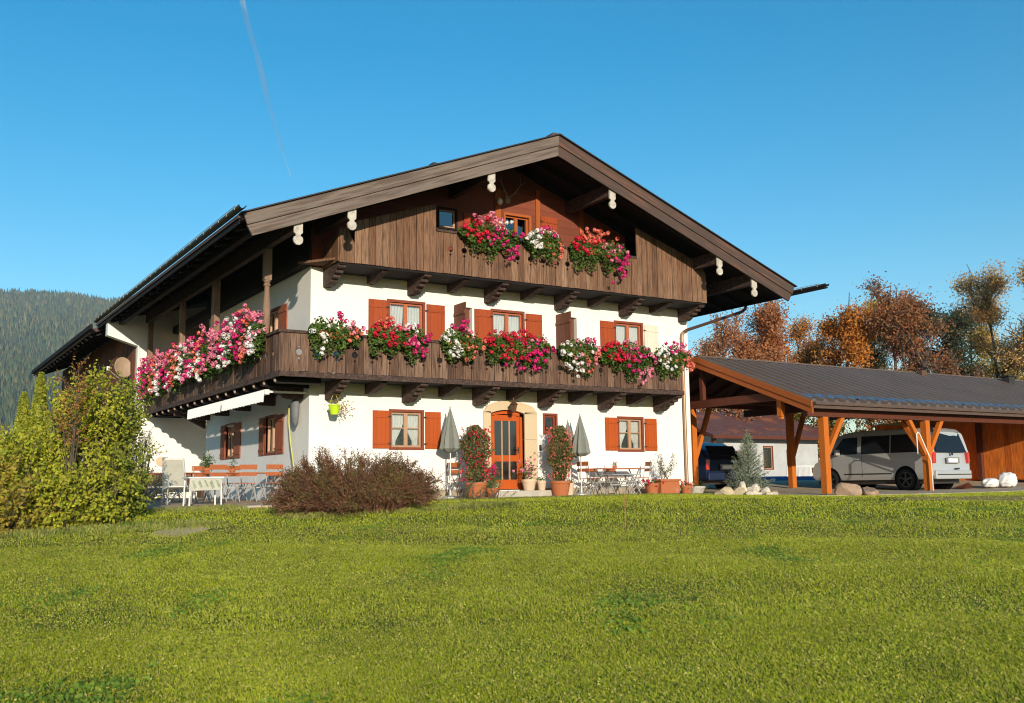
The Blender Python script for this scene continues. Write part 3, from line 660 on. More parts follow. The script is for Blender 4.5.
# ------------------------------------------------------------------ flower boxes
rng = np.random.default_rng(11)
def blossoms(P, rad, rng, npet=20, psize=.045):
    n = len(P); d = rng.normal(size=(n, npet, 3)); d /= np.linalg.norm(d, axis=2, keepdims=True)
    c = P[:, None, :] + d * (rad * rng.uniform(.75, 1.1, (n, 1, 1))); c = c.reshape(-1, 3); d = d.reshape(-1, 3)
    t = rng.normal(size=c.shape); a = np.cross(d, t); a /= np.linalg.norm(a, axis=1, keepdims=True); b = np.cross(d, a); s = psize * .5
    # each head: petals share one island colour only per petal
    return np.stack([c - a * s, c + b * s + d * .006, c + a * s, c - b * s + d * .006], 1).reshape(-1, 3)
def flower_box(label, p0, p1, out, zones, group, zr=3.93, hang=.55, rise=.42, dens=1.0, boxes=1):
    """p0,p1: ends on the handrail line, out: outward unit vector; zones: list of (t0,t1,colour,weight,zlo,zhi)"""
    p0 = Vector(p0); p1 = Vector(p1); L_ = (p1 - p0).length; u = (p1 - p0).normalized(); out = Vector(out)
    mid = (p0 + p1) / 2 + out * .17
    root = empty('flower_box', (mid.x, mid.y, zr - .22), label, 'flower box', group)
    ins = L_ * .18; b = MB(); A = p0 + u * ins + out * .04; B = p1 - u * ins + out * .04
    for k, (o0, o1, z0, z1) in enumerate(((0, .20, zr - .19, zr - .17), (0, .015, zr - .17, zr + .0), (.185, .20, zr - .17, zr + .0))):
        P = [A + out * o0, B + out * o0, B + out * o1, A + out * o1]; b.prism([(q.x, q.y, z0) for q in P], (0, 0, z1 - z0))
    for E_ in (A, B - u * .015):
        P = [E_ + out * .016, E_ + u * .015 + out * .016, E_ + u * .015 + out * .184, E_ + out * .184]; b.prism([(q.x, q.y, zr - .17) for q in P], (0, 0, .17))
    P = [A + out * .016 + u * .016, B + out * .016 - u * .016, B + out * .184 - u * .016, A + out * .184 + u * .016]; b.prism([(q.x, q.y, zr - .165) for q in P], (0, 0, .13))
    obj('planter', b, M_terra, root)
    # foliage volume
    n = int(L_ * 1500 * dens); t = rng.uniform(0, 1, n); e = np.sqrt(np.clip(1 - (2 * t - 1) ** 4, 0, 1))
    lump = .72 + .34 * np.sin(t * L_ * 8 + rng.uniform(0, 6)) * np.sin(t * L_ * 3.7 + 1)
    z = rng.normal(.0, .5, n); z = np.clip(z - .12, -1, 1); z = np.where(z > 0, z * rise * .8, z * hang * 1.15) * e * lump
    od = .17 + rng.uniform(-.16, .20, n) * e
    def pos(t, od, z): return np.array(p0)[None] + np.outer(t * L_, np.array(u)) + np.outer(od, np.array(out)) + np.outer(z, [0, 0, 1]) + np.array([0, 0, zr - p0.z])[None]
    P = pos(t, od, z); np_mesh('foliage', leaf_verts(P, .07, rng, up=.5, aspect=.85, face=np.array(out), facew=.6), 4, n, M_leaf, root)
    heads = {}
    for (t0, t1, col, wgt, zl, zh) in zones:
        m = max(3, int((t1 - t0) * L_ * 17 * wgt * dens)); tt = np.clip(rng.normal((t0 + t1) / 2, (t1 - t0) * .32, m), .01, .99); ee = np.sqrt(np.clip(1 - (2 * tt - 1) ** 4, .05, 1))
        zz = rng.uniform(zl, zh, m); zz = np.where(zz > 0, zz * rise, zz * hang) * ee
        oo = np.where(zz > 0, .17 + rng.uniform(-.1, .26, m), .30 + rng.uniform(0, .12, m)) 
        heads.setdefault(col, []).append(pos(tt, oo, zz))
    for col, ps in heads.items():
        Q = np.concatenate(ps); V = blossoms(Q, .055, rng, 22, .055); np_mesh(col + '_blossoms', V, 4, len(V) // 4, M_pet[col], root)
    return root
FB = 'flower boxes hung on the balcony railings'
O = (0, -1, 0); yb = B1Y - .02
flower_box('white and pink flower box nearest the house corner on the front balcony', (-.55, yb, 3.9), (.75, yb, 3.9), O, [(0, .35, 'white', 1.6, -1, .3), (.3, .7, 'magenta', 1, .4, 1), (.55, 1, 'pink', 1, -.1, .8), (.6, 1, 'coral', 1, -.6, .3)], FB, hang=.6)
flower_box('flower box, scarlet left and magenta right, below the leftmost upper window', (.98, yb, 3.9), (2.55, yb, 3.9), O, [(0, .5, 'red', 2.4, -.5, .8), (.2, .5, 'coral', 1.2, .4, 1.2), (.45, .75, 'pink', 1.3, -.4, .9), (.6, 1, 'magenta', 2.6, -1, .7), (.6, .85, 'white', .9, .3, .8)], FB, hang=.6)
flower_box('small white and coral flower box below the left opened brown shutter', (2.98, yb, 3.9), (4.15, yb, 3.9), O, [(0, .5, 'white', 2.2, -.9, .5), (.3, .65, 'magenta', 2, .4, 1.2), (.6, 1, 'coral', 2, -1, .4), (.5, .8, 'pink', 1, 0, .8)], FB, hang=.5)
flower_box('widest crimson and magenta flower box, under the middle upper window', (4.27, yb, 3.9), (6.3, yb, 3.9), O, [(0, .55, 'red', 2.8, -.7, 1), (.3, .75, 'red', 1.4, -.2, .9), (.5, 1, 'magenta', 2.4, -1.1, .5), (.65, .9, 'pink', 1, -.1, .6)], FB, hang=.6)
flower_box('leafy white and pale pink flower box below the right opened brown shutter', (6.6, yb, 3.9), (7.85, yb, 3.9), O, [(0, .5, 'white', 2.4, -1.2, .5), (.4, 1, 'pink', 1.6, -.9, .8), (.6, .95, 'magenta', .9, .2, .8), (.6, 1, 'coral', 1, -1, .1)], FB, hang=.65)
flower_box('dark red flower box with long pink trail, under the window with bleached shutter', (8.0, yb, 3.9), (9.85, yb, 3.9), O, [(0, .5, 'red', 2.8, -.4, .7), (.35, .8, 'magenta', 1.8, -.8, .5), (.7, 1, 'pink', 2.2, -1.5, .5), (.4, .7, 'pink', 1, .1, .8)], FB, hang=.65)
flower_box('white, magenta and orange red flower box at the balcony end by the downpipe', (9.95, yb, 3.9), (11.35, yb, 3.9), O, [(0, .5, 'white', 1.8, -.8, .4), (.3, .7, 'magenta', 1.5, .2, 1), (.65, 1, 'coral', 3, -.8, .5), (.6, 1, 'pink', .8, .3, .9)], FB, hang=.6)
yb2 = B2Y - .02
flower_box('scarlet to magenta flower box, left one of the three on the gable balcony', (3.55, yb2, 6.84), (5.4, yb2, 6.84), O, [(0, .5, 'red', 2.6, -.5, .9), (.25, .65, 'pink', 2, .5, 1.3), (.4, .8, 'magenta', 1.5, -.6, .4), (.55, .8, 'white', .8, .3, .9), (.75, 1, 'magenta', 2.4, -1.3, .5)], FB, zr=6.87, hang=.6)
flower_box('mostly white flower box, middle one of the three on the gable balcony', (5.55, yb2, 6.84), (6.8, yb2, 6.84), O, [(0, .55, 'white', 2.8, -.5, .7), (.4, .8, 'magenta', 1.2, .3, 1), (.6, 1, 'pink', 1.5, .1, .8), (.7, 1, 'coral', 1.5, -1.2, 0)], FB, zr=6.87, hang=.5)
flower_box('red and salmon flower box, right one of the three on the gable balcony', (7.1, yb2, 6.84), (9.05, yb2, 6.84), O, [(0, .45, 'red', 2.4, -.4, .7), (.2, .7, 'coral', 2, .3, 1.3), (.5, .8, 'pink', 1.6, -.5, .6), (.7, 1, 'magenta', 2.8, -1.5, .6)], FB, zr=6.87, hang=.7)
SO = (-1, 0, 0)
SB = [('magenta', 'pink', 'magenta'), ('coral', 'white', 'pink'), ('magenta', 'magenta', 'coral'), ('white', 'pink', 'magenta'), ('coral', 'magenta', 'pink'), ('pink', 'magenta', 'white'), ('magenta', 'coral', 'pink')]
lab = ['farthest', 'second farthest', 'third farthest', 'middle one', 'third nearest', 'second nearest', 'nearest']
for i, cs in enumerate(SB):
    y1 = 12.45 - i * 1.84; y0 = y1 - 1.86
    flower_box(f'{cs[0]} and {cs[2]} flower box, {lab[i]} of seven on the side railing',
               (B1L - .02, y1, 3.9), (B1L - .02, y0, 3.9), SO, [(0, .5, cs[0], 2.4, -.9, 1.2), (.3, .7, cs[1], 1.6, -1, 1.3), (.5, 1, cs[2], 2.4, -.9, 1.3), (*((.05, .2), (.6, .7), (.35, .45), (.8, .9), (.2, .4), (.55, .62), (.75, .9))[i], 'white', 5, -1.1, .3), (.4, .9, 'pink', .8, .4, 1.5)], 'flower boxes on the side railing', hang=.62, rise=.55)
# hanging lime pot
t = empty('hanging_pot', (.46, -.5, 2.02), 'lime green hanging pot with a trailing orange plant left of the ground floor window', 'flower pot')
b = MB(); b.lathe((.46, -.5, 2.02), [(.09, 0), (.14, .2), (.155, .21), (.155, .24), (.14, .24)], 16); obj('pot', b, mat('lime_plastic', (.50, .72, .02), rough=.4), t, smooth=False)
b = MB()
for sg in (-1, 1): b.tube([(.46 + sg * .14, -.5, 2.25), (.46, -.5, 2.6)], .006, 4)
b.tube([(.46, -.5, 2.6), (.46, -.5, 2.80)], .008, 4); obj('hanger', b, mat('yellow_cord', (.6, .6, .1)), t)
P = np.array([.66, -.5, 2.2]) + rng.normal(size=(150, 3)) * [.14, .06, .09]; np_mesh('foliage', leaf_verts(P, .05, rng), 4, 150, mat('dry_orange_leaves', (.3, .1, .02), cols=[(.45, .2, .05), (.3, .28, .08), (.5, .15, .05)], trans=.2), t)

# ------------------------------------------------------------------ vegetation builders
def foliage_mat(n, cols, trans=.35, rough=.65): return mat(n, cols[0], rough=rough, spec=.25, var=.42, scale=2.6, cols=cols, trans=trans)
M_bark = mat('bark', (.10, .075, .055), var=.3, scale=6, stretch=(4, 4, 1), bump=.5)
M_barkp = mat('pale_bark', (.20, .16, .12), var=.3, scale=6, stretch=(4, 4, 1), bump=.3)
def branch_tree(name, base, h, spread, label, leafcols, seed, leaf=.16, nleaf=7000, trunk=.16, group=None, lean=0, bare=0.0, first=.18, parent_cat='tree', bark=None, depth_=4, rmin=.004, mname=None):
    R = random.Random(seed); g = np.random.default_rng(seed)
    root = empty(name, base, label, parent_cat, group); T_ = MB(); tips = []
    b0 = Vector(base)
    def grow(p, d, L_, r, lv):
        k = 3 if lv > 1 else 5; pts = [p]; q = p.copy(); dd = d.copy()
        for i in range(k):
            dd = (dd + Vector((R.gauss(0, .13), R.gauss(0, .13), R.gauss(.04, .08)))).normalized(); q = q + dd * L_ / k; pts.append(q.copy())
        rads = [max(rmin, r * (1 - (.9 if lv == 0 else .62) * i / k)) for i in range(k + 1)]
        T_.tube(pts, rads, 6 if lv < 2 else 4, cap=False)
        if lv >= 2 or (lv == 1 and R.random() < .6): tips.extend([(x, lv) for x in pts[(1 if lv > 1 else 3):]])
        if lv < depth_:
            nb = (9, 5, 4, 3, 2)[lv] if lv else 13
            for j in range(nb):
                f = R.uniform(first if lv == 0 else .25, .84 if lv == 0 else 1.0); i = min(k - 1, int(f * k)); o = pts[i].lerp(pts[i + 1], f * k - i)
                a = R.uniform(0, 2 * math.pi); side = Vector((math.cos(a), math.sin(a), 0)); el = R.uniform(.25, .8) if lv == 0 else R.uniform(0, .6)
                nd = (side * (1 - el * .5) * (1.0 if lv == 0 else .8) + d * (.5 if lv else 0) + Vector((0, 0, el))).normalized()
                ll = (spread * R.uniform(.6, 1.15) * (1.08 - .6 * max(0, f - .4)) if lv == 0 else L_ * R.uniform(.4, .62))
                grow(o, nd, ll, rads[i] * R.uniform(.4, .6), lv + 1)
    grow(b0, Vector((lean, 0, 1)).normalized(), h * .86, trunk, 0)
    me = bpy.data.meshes.new('trunk'); obj('trunk', T_, bark or M_bark, root)
    Pt = np.array([tuple(x[0]) for x in tips]); zz = Pt[:, 2] - base[2]
    if bare: Pt = Pt[zz < h * (1 - bare)]
    ncl = max(40, nleaf // 22); ci = g.integers(0, len(Pt), ncl); keep = g.random(ncl) < 1
    C_ = Pt[ci] + g.normal(size=(ncl, 3)) * leaf * 1.0
    P = np.repeat(C_, nleaf // ncl, axis=0) + g.normal(size=(ncl * (nleaf // ncl), 3)) * leaf * 2.3
    np_mesh('crown', leaf_verts(P, leaf, g, up=.3, aspect=.7, face=(-.3, -.95, .2), facew=.35), 4, len(P), foliage_mat(mname or ('leaves_' + name + str(seed)), leafcols), root)
    return root
def bush(name, base, blobs, label, cols, seed, leaf=.05, dens=900, cat='shrub', group=None, stems=26, mname=None, stemlen=1.0, aspect=.55, up=.2, lumpy=1.0, bark=None):
    """blobs: (x,y,z,rx,ry,rz) absolute; leaves along many arching twigs inside the blobs"""
    R = random.Random(seed); g = np.random.default_rng(seed); root = empty(name, base, label, cat, group)
    S = MB(); P = []
    for (x, y, z, rx, ry, rz) in blobs:
        n = int(dens * (rx * ry * rz) ** (2 / 3) * 4); ntw = max(8, n // 14)
        d = g.normal(size=(ntw, 3)); d /= np.linalg.norm(d, axis=1, keepdims=True); r = g.uniform(.45, 1.0, (ntw, 1)) ** .6
        lump = 1 + lumpy * (.15 * np.sin(d[:, :1] * 6 + seed) * np.cos(d[:, 2:] * 7 + seed) + .10 * np.sin(d[:, 1:2] * 11 + d[:, 2:] * 5))
        c = d * r * lump
        tip = np.array([x, y, z]) + c * [rx, ry, rz]
        # twig goes outward and up
        td = c * [1, 1, .5] + np.array([0, 0, .7]) + g.normal(size=(ntw, 3)) * .35; td /= np.linalg.norm(td, axis=1, keepdims=True)
        L_ = g.uniform(.18, .42, (ntw, 1)) * stemlen
        for k in range(14): P.append(tip + td * L_ * (k / 14.0) + g.normal(size=(ntw, 3)) * leaf * .5)
        for k in range(0, ntw, max(1, ntw // (stems * 4))):
            a = Vector(tip[k]); S.tube([a - Vector(td[k]) * .2, a + Vector(td[k]) * float(L_[k, 0]) * 1.05], [.006, .003], 3, cap=False)
        for k in range(stems):
            i = g.integers(0, ntw); a = Vector((base[0] + (x - base[0]) * .6 + R.uniform(-.3, .3) * rx, base[1] + (y - base[1]) * .6 + R.uniform(-.3, .3) * ry, base[2] - .05)); b_ = Vector(tip[i]); m = a.lerp(b_, .5) + Vector((0, 0, .15 * rz))
            S.tube([a, m, b_], [.018, .012, .005], 4, cap=False)
    P = np.concatenate(P); P = P[P[:, 2] > ground(P[:, 0], P[:, 1]) - .02]
    obj('stems', S, bark or M_bark, root)
    np_mesh('foliage', leaf_verts(P, leaf, g, up=up, aspect=aspect, face=(-.3, -.95, .2), facew=.55), 4, len(P), foliage_mat(mname or ('foliage_' + name + str(seed)), cols), root)
    return root

# ------------------------------------------------------------------ shrubs on the left
YG = [(.28, .33, .02), (.42, .44, .03), (.52, .48, .045), (.32, .38, .03), (.46, .38, .05), (.17, .23, .02)]
def shrub_at(blobs, label, cols, seed, **k):
    B = [(*sat(u, D), z, rx, ry, rz) for (u, D, z, rx, ry, rz) in blobs]; x, y = B[0][0], B[0][1]
    return bush('autumn_shrub', (x, y, gz(x, y)), B, label, cols, seed, **k)
S1 = dict(leaf=.075, dens=2500, aspect=.6, up=.15, lumpy=2.0)
shrub_at([(30, 18.2, .15, .75, .7, 1.0), (2, 18.0, .25, .6, .6, .95), (58, 17.6, -.1, .55, .5, .65)], 'broad yellow green shrub at the left of the meadow, below the twin thuja', YG, 21, **S1)
shrub_at([(78, 18.8, .7, .62, .6, 1.45), (88, 18.0, -.05, .6, .5, .75), (70, 18.6, 1.5, .35, .35, .65), (95, 18.9, 1.6, .3, .3, .6)], 'tallest yellow green shrub, in front of the barn eaves', YG, 22, mname='foliage_autumn_shrub21', **S1)
shrub_at([(116, 19.6, .75, .42, .45, 1.35), (112, 19.0, .0, .5, .45, .8), (124, 19.9, 1.6, .26, .3, .65)], 'green shrub beside the white wing wall, below the satellite dish', [(.16, .22, .02), (.25, .30, .03), (.34, .34, .05), (.20, .26, .025)], 23, **S1)
shrub_at([(72, 17.9, 1.75, .16, .2, .75)], 'slim rust red leaved shrub amid the yellow green ones', [(.40, .12, .04), (.30, .20, .04), (.45, .18, .06)], 24, leaf=.05, dens=2200, stems=6)
shrub_at([(-8, 17.2, -.1, .6, .5, .7), (10, 16.9, -.3, .5, .4, .45)], 'low orange tinged shrub cut by the left edge of the photo', [(.36, .32, .03), (.40, .27, .04), (.26, .29, .03)], 25, **S1)
shrub_at([(140, 21.0, 1.1, .28, .25, .22), (148, 21.0, .8, .08, .1, .38), (128, 21, 1.0, .3, .3, .25)], 'arching yellow leaved branch reaching over the white wing wall', YG, 26, leaf=.05, dens=900, stems=8, mname='foliage_autumn_shrub21')
# twin thuja
for k, (x, y, h, lb) in enumerate(((*sat(22, 21.5), 2.6, 'slim yellow green thuja, left and shorter of the twin columns'), (*sat(38, 21.3), 3.0, 'slim yellow green thuja, right and taller of the twin columns'))):
    z0 = gz(x, y); t = empty('thuja', (x, y, z0), lb, 'conifer', 'twin thuja columns'); g = np.random.default_rng(90 + k)
    n = 9000; zz = g.uniform(0.05, 1, n) ** .9; a = g.uniform(0, 6.283, n); r = (.26 * (1 - zz) ** .55 * (1 - .15 * zz) + .02) * (1 + .22 * np.sin(a * 5 + zz * 25)) * g.uniform(.7, 1.05, n)
    P = np.stack([x + r * np.cos(a), y + r * np.sin(a), z0 + zz * h], 1); np_mesh('crown', leaf_verts(P, .07, g, aspect=.5), 4, n, foliage_mat('thuja_leaf', [(.28, .32, .03), (.42, .42, .05), (.20, .26, .03)]), t)
    b = MB(); b.tube([(x, y, z0 - .05), (x, y, z0 + h * .95)], [.05, .01], 6); obj('trunk', b, M_bark, t)
# ------------------------------------------------------------------ reddish juniper-like shrub before the house corner
def spray_shrub(label, cx_, cy_, hx, hy, h, seed):
    g = np.random.default_rng(seed); z0 = gz(cx_, cy_); root = empty('spreading_shrub', (cx_, cy_, z0), label, 'shrub')
    S = MB(); nb = 560; P = []; P2 = []
    for k in range(nb):
        a = g.uniform(0, 6.283); q = g.uniform(.12, 1) ** .6; bx, by = cx_ + math.cos(a) * hx * q * .55, cy_ + math.sin(a) * hy * q * .55
        el = g.uniform(.15, 1.25) * (1 - .45 * q); d = Vector((math.cos(a) * math.cos(el) * hx * .9, math.sin(a) * math.cos(el) * hy * .9, 0))
        L_ = g.uniform(.55, .95); p0 = Vector((bx, by, gz(bx, by) + .05)); top = h * math.sin(el) * g.uniform(.75, 1.08) * (1 - .25 * q)
        p2 = p0 + d * L_ * .62 + Vector((0, 0, top)); p1 = p0.lerp(p2, .5) + Vector((0, 0, .18))
        for p in (p0, p1, p2): pass
        pts = []
        for j in range(9):
            t = j / 8; pts.append(p0 * (1 - t) ** 2 + p1 * 2 * t * (1 - t) + p2 * t * t)
        S.tube(pts[::2], [.012, .010, .008, .006, .003], 4, cap=False)
        for j in range(3, 9):
            for m in range(5):
                o = pts[j] ; dd = (pts[j] - pts[j - 1]).normalized(); sd = Vector(g.normal(size=3)).normalized(); tw = (dd * .8 + sd * .7 + Vector((0, 0, .15))).normalized(); ln = g.uniform(.10, .26)
                if m % 3 == 0: S.tube([o, o + tw * ln], [.004, .002], 3, cap=False)
                for w_ in range(9): (P if k % 5 else P2).append(tuple(o + tw * ln * (w_ + .5) / 9 + Vector(g.normal(size=3)) * .014))
    obj('stems', S, mat('red_stems', (.14, .06, .04), var=.3), root)
    P = np.array(P); np_mesh('foliage', leaf_verts(P, .036, g, aspect=.5), 4, len(P), foliage_mat('spray_leaf', [(.13, .05, .03), (.22, .095, .05), (.12, .11, .04), (.28, .11, .06), (.08, .045, .025), (.19, .14, .06)], trans=.2), root)
    P = np.array(P2); np_mesh('foliage', leaf_verts(P, .034, g, aspect=.5), 4, len(P), foliage_mat('spray_leaf_green', [(.11, .13, .03), (.19, .17, .05), (.24, .12, .05), (.09, .11, .03)], trans=.2), root)
spray_shrub('wide low purple brown shrub with arching sprays before the house corner', *sat(357, 21.0), 1.85, 1.0, 1.5, 31)

# ------------------------------------------------------------------ pots and plants along the front
def pot(mb, c, r0_, r1_, h, n=20, sq=False):
    if sq: mb.lathe(c, [(r0_, 0), (r1_, h - .07), (r1_ * 1.08, h - .07), (r1_ * 1.08, h), (r1_ * .95, h), (r1_ * .92, h - .05)], 4, rot=math.pi / 4)
    else: mb.lathe(c, [(r0_, 0), (r1_, h - .07), (r1_ * 1.08, h - .07), (r1_ * 1.08, h), (r1_ * .95, h), (r1_ * .92, h - .05)], n)
def column_plant(x, y, z, h, r, label, seed, potm=M_terra):
    g = np.random.default_rng(seed); root = empty('potted_climber', (x, y, z), label, 'potted plant', 'tall potted climbers beside the door')
    b = MB(); pot(b, (x, y, z), .2, .27, .40); obj('pot', b, potm, root)
    n = 6500; zz = g.uniform(0, 1, n); a = g.uniform(0, 6.283, n); rr_ = r * (.8 + .22 * np.sin(zz * 9 + seed) + .22 * np.sin(a * 3 + zz * 14 + seed) * np.cos(a * 2 - zz * 9)) * np.sqrt(np.clip(1.08 - (np.abs(zz - .5) * 2) ** 4, .02, 1)) * g.uniform(.45, 1.15, n)
    P = np.stack([x + rr_ * np.cos(a), y + rr_ * .8 * np.sin(a), z + .4 + zz * (h - .4)], 1); np_mesh('foliage', leaf_verts(P, .06, g, up=.2), 4, n, foliage_mat('climber_leaf', [(.05, .08, .02), (.13, .17, .045), (.22, .22, .08), (.26, .11, .06)]), root)
    s = MB()
    for k in range(5): s.tube([(x + .1 * math.cos(k), y + .1 * math.sin(k), z + .35), (x + .12 * math.cos(k + 2), y + .1 * math.sin(k + 2), z + h * .6), (x + .1 * math.cos(k * 2), y + .1 * math.sin(k), z + h)], .008, 4)
    obj('stems', s, M_bark, root)
    m = 240; zz = g.uniform(.02, .98, m); a = g.uniform(0, 6.283, m); q_ = g.uniform(.65, 1.1, m); P = np.stack([x + r * q_ * np.cos(a), y + r * q_ * .85 * np.sin(a), z + .4 + zz * (h - .4)], 1)
    V = blossoms(P, .022, g, 8, .032); np_mesh('red_blossoms', V, 4, len(V) // 4, M_pet['coral'] if seed % 2 else M_pet['red'], root)
column_plant(4.25, -.85, gz(4.25, -.85) + .04, 1.88, .40, 'tall red flowering climber in a terracotta pot left of the door', 40)
column_plant(6.95, -.80, gz(6.95, -.8) + .04, 1.90, .36, 'tall salmon flowering climber in a terracotta pot right of the door', 41)
def small_pot(x, y, z, r, h, m, label, kind, seed, fh=.3, n=350):
    g = np.random.default_rng(seed); root = empty('flower_pot', (x, y, z), label, 'flower pot'); b = MB(); pot(b, (x, y, z), r * .75, r, h); obj('pot', b, m, root)
    P = np.array([x, y, z + h + fh * .4]) + g.normal(size=(n, 3)) * [r * .7, r * .7, fh * .35]; P = P[P[:, 2] > z + h]; np_mesh('foliage', leaf_verts(P, .05, g, up=.3), 4, len(P), M_leaf, root)
    if kind:
        P = np.array([x, y, z + h + fh * .75]) + g.normal(size=(26, 3)) * [r * .8, r * .8, fh * .28]; V = blossoms(P, .035, g, 14, .04); np_mesh(kind + '_blossoms', V, 4, len(V) // 4, M_pet[kind], root)
small_pot(5.02, -.45, .10, .14, .22, M_pale, 'pale pot with magenta geranium on the left end of the doorstep', 'magenta', 51, fh=.45)
small_pot(4.72, -.85, gz(4.72, -.85) + .04, .15, .25, M_terra, 'small terracotta pot with leaves beside the doorstep, right of the left climber', None, 52, fh=.2)
small_pot(6.15, -.45, .10, .19, .30, M_pale, 'pale pot with pink and red geranium on the right of the doorstep', 'pink', 53, fh=.42)
small_pot(6.53, -.5, .10, .12, .26, M_pale, 'small pale pot with a trimmed green plant at the right end of the doorstep', None, 54, fh=.1, n=120)
small_pot(7.38, -.62, gz(7.4, -.6) + .04, .12, .33, M_pale, 'narrow pale pot behind the right climber pot', None, 55, fh=.1, n=100)
# thin plants before the wall left of the door
bush('wispy_plant', (3.55, -1.2, gz(3.55, -1.2)), [(3.55, -1.25, .35, .42, .3, .42)], 'wispy pale green plant below the left parasol', [(.20, .22, .09), (.30, .30, .14)], 61, leaf=.035, dens=120, cat='plant', stems=10)
bush('spiky_plant', (3.9, -1.55, gz(3.9, -1.55)), [(3.7, -1.55, .05, .5, .2, .2), (4.5, -1.6, .02, .5, .2, .17)], 'low tufts of weeds along the wall before the left climber pot', [(.12, .17, .03), (.20, .22, .05)], 62, leaf=.04, dens=500, cat='plant', stems=10)
# terracotta planters right
t = empty('planter_box', (10.75, -.75, -.02), 'rectangular terracotta planter with a thin olive bush at the right of the front wall', 'planter')
b = MB(); z = gz(10.7, -.8) + .04; b.prism([(10.42, -.95, z), (11.12, -.95, z), (11.12, -.6, z), (10.42, -.6, z)], (0, 0, .36)); b.box(10.38, 11.16, -.99, -.56, z + .36, z + .42); obj('planter', b, M_terra, t, bevel=.01)
g_ = np.random.default_rng(5); s = MB(); P = []
for k in range(16):
    a = g_.uniform(0, 6.28); tp = Vector((10.75 + math.cos(a) * .42 * g_.uniform(.3, 1), -.78 + math.sin(a) * .25, z + .42 + g_.uniform(.4, .85))); b0 = Vector((10.75 + g_.uniform(-.2, .2), -.78, z + .4)); s.tube([b0, tp], [.008, .003], 4)
    for j in range(24): P.append(tuple(b0.lerp(tp, g_.uniform(.25, 1.05)) + Vector(g_.normal(size=3)) * .035))
obj('stems', s, M_bark, t); np_mesh('foliage', leaf_verts(np.array(P), .05, g_), 4, len(P), foliage_mat('olive_leaf', [(.12, .15, .05), (.25, .26, .12), (.30, .28, .15)]), t)
def pot_only(x, y, r, h, m, label, tilt=0, fl=None, sd=1):
    z = gz(x, y) + .035; root = empty('flower_pot', (x, y, z), label, 'flower pot'); b = MB(); pot(b, (x, y, z), r * .75, r, h)
    if tilt: b.xform(Matrix.Translation((x, y, z + r * .8)) @ Matrix.Rotation(tilt, 4, 'Y') @ Matrix.Translation((-x, -y, -z)))
    obj('pot', b, m, root)
    g = np.random.default_rng(sd); P = np.array([x, y, z + h]) + g.normal(size=(160, 3)) * [r * .7, r * .6, .06]; np_mesh('foliage', leaf_verts(P, .05, g), 4, 160, M_leaf, root)
    if fl: P = np.array([x, y, z + h + .03]) + g.normal(size=(14, 3)) * [r * .7, r * .6, .05]; V = blossoms(P, .04, g, 14, .05); np_mesh(fl + '_blossoms', V, 4, len(V) // 4, M_pet[fl], root)
pot_only(10.15, -.85, .20, .30, M_terra, 'terracotta pot with red flowers left of the rectangular planter', fl='red', sd=71)
pot_only(11.42, -.9, .17, .24, M_terra, 'low terracotta pot right of the rectangular planter', fl='coral', sd=72)
pot_only(11.85, -.85, .26, .22, mat('grey_bowl', (.45, .42, .36), var=.1), 'wide grey bowl pot at the foot of the copper downpipe', sd=73)

# ------------------------------------------------------------------ parasols
def parasol(x, y, h, label, rz=0, r=.30):
    z = gz(x, y) + .04; t = empty('parasol', (x, y, z), label, 'parasol', 'closed grey parasols along the front wall')
    b = MB(); b.tube([(x, y, z + .03), (x, y, z + h - .04)], .018, 8); obj('pole', b, M_gray, t)
    b = MB(); b.lathe((x, y, z), [(.22, 0), (.22, .04), (.05, .07), (.03, .25), (.02, .26)], 16); obj('base', b, M_gray, t)
    b = MB(); n = 16; b.lathe((x, y, z + h), [(.012, .0), (.03, -.06), (.07, -.22), (.14, -.5), (.20, -.74), (r * .9, -.93), (r, -1.04), (r * .8, -1.08), (r * .45, -1.13), (.03, -1.12)], n, ribs=.16, rot=rz); obj('canopy', b, mat('sage_canvas', (.20, .205, .175), rough=.95, var=.12, scale=4), t)
    b = MB(); b.lathe((x, y, z + h), [(.015, 0), (.02, .03), (.008, .06)], 8); obj('finial', b, M_gray, t)
parasol(3.62, -.62, 2.32, 'closed sage grey parasol left of the door, behind the wispy plant', .1, .25)
parasol(7.62, -.85, 2.2, 'closed sage grey parasol right of the door, front one of the pair', .3, .25)
parasol(7.45, -.5, 2.05, 'closed sage grey parasol right of the door, rear one of the pair beside the climber', .2, .22)

# ------------------------------------------------------------------ garden furniture
def chair_proto(label, group):
    t = empty('folding_chair', (0, 0, 0), label, 'chair', group)
    for sx in (-.21, .21):
        b = MB(); b.beam((sx, -.28, .0), (sx, .0, .40), .022, .012); b.beam((sx, .0, .40), (sx, .02, .44), .022, .012); b.beam((sx, -.26, .02), (sx, .24, .445), .022, .012)
        obj('leg', b, M_leg, t)
        b = MB(); s2 = sx * .92; b.beam((s2, .26, .0), (s2, -.16, .45), .022, .012); b.beam((s2, -.16, .45), (s2, -.24, .90), .022, .012); obj('leg', b, M_leg, t)
    b = MB()
    for k in range(5): b.box(-.2, .2, -.17 + k * .085, -.10 + k * .085, .45, .468)
    obj('seat', b, M_slat, t)
    b = MB(); b.box(-.22, .22, -.255, -.237, .80, .92); b.box(-.22, .22, -.235, -.217, .64, .73); obj('backrest', b, M_slat, t)
    return t
used = [0]
proto = chair_proto('', '')
def chair(x, y, rz, label, group, z=None):
    z = (gz(x, y) + .04) if z is None else z
    if not used[0]: used[0] = 1; o = proto; o.location = (x, y, z); o.rotation_euler = (0, 0, rz); o['label'] = label
    else: o = dup(proto, (x, y, z), rz, label)
    o['group'] = group; return o
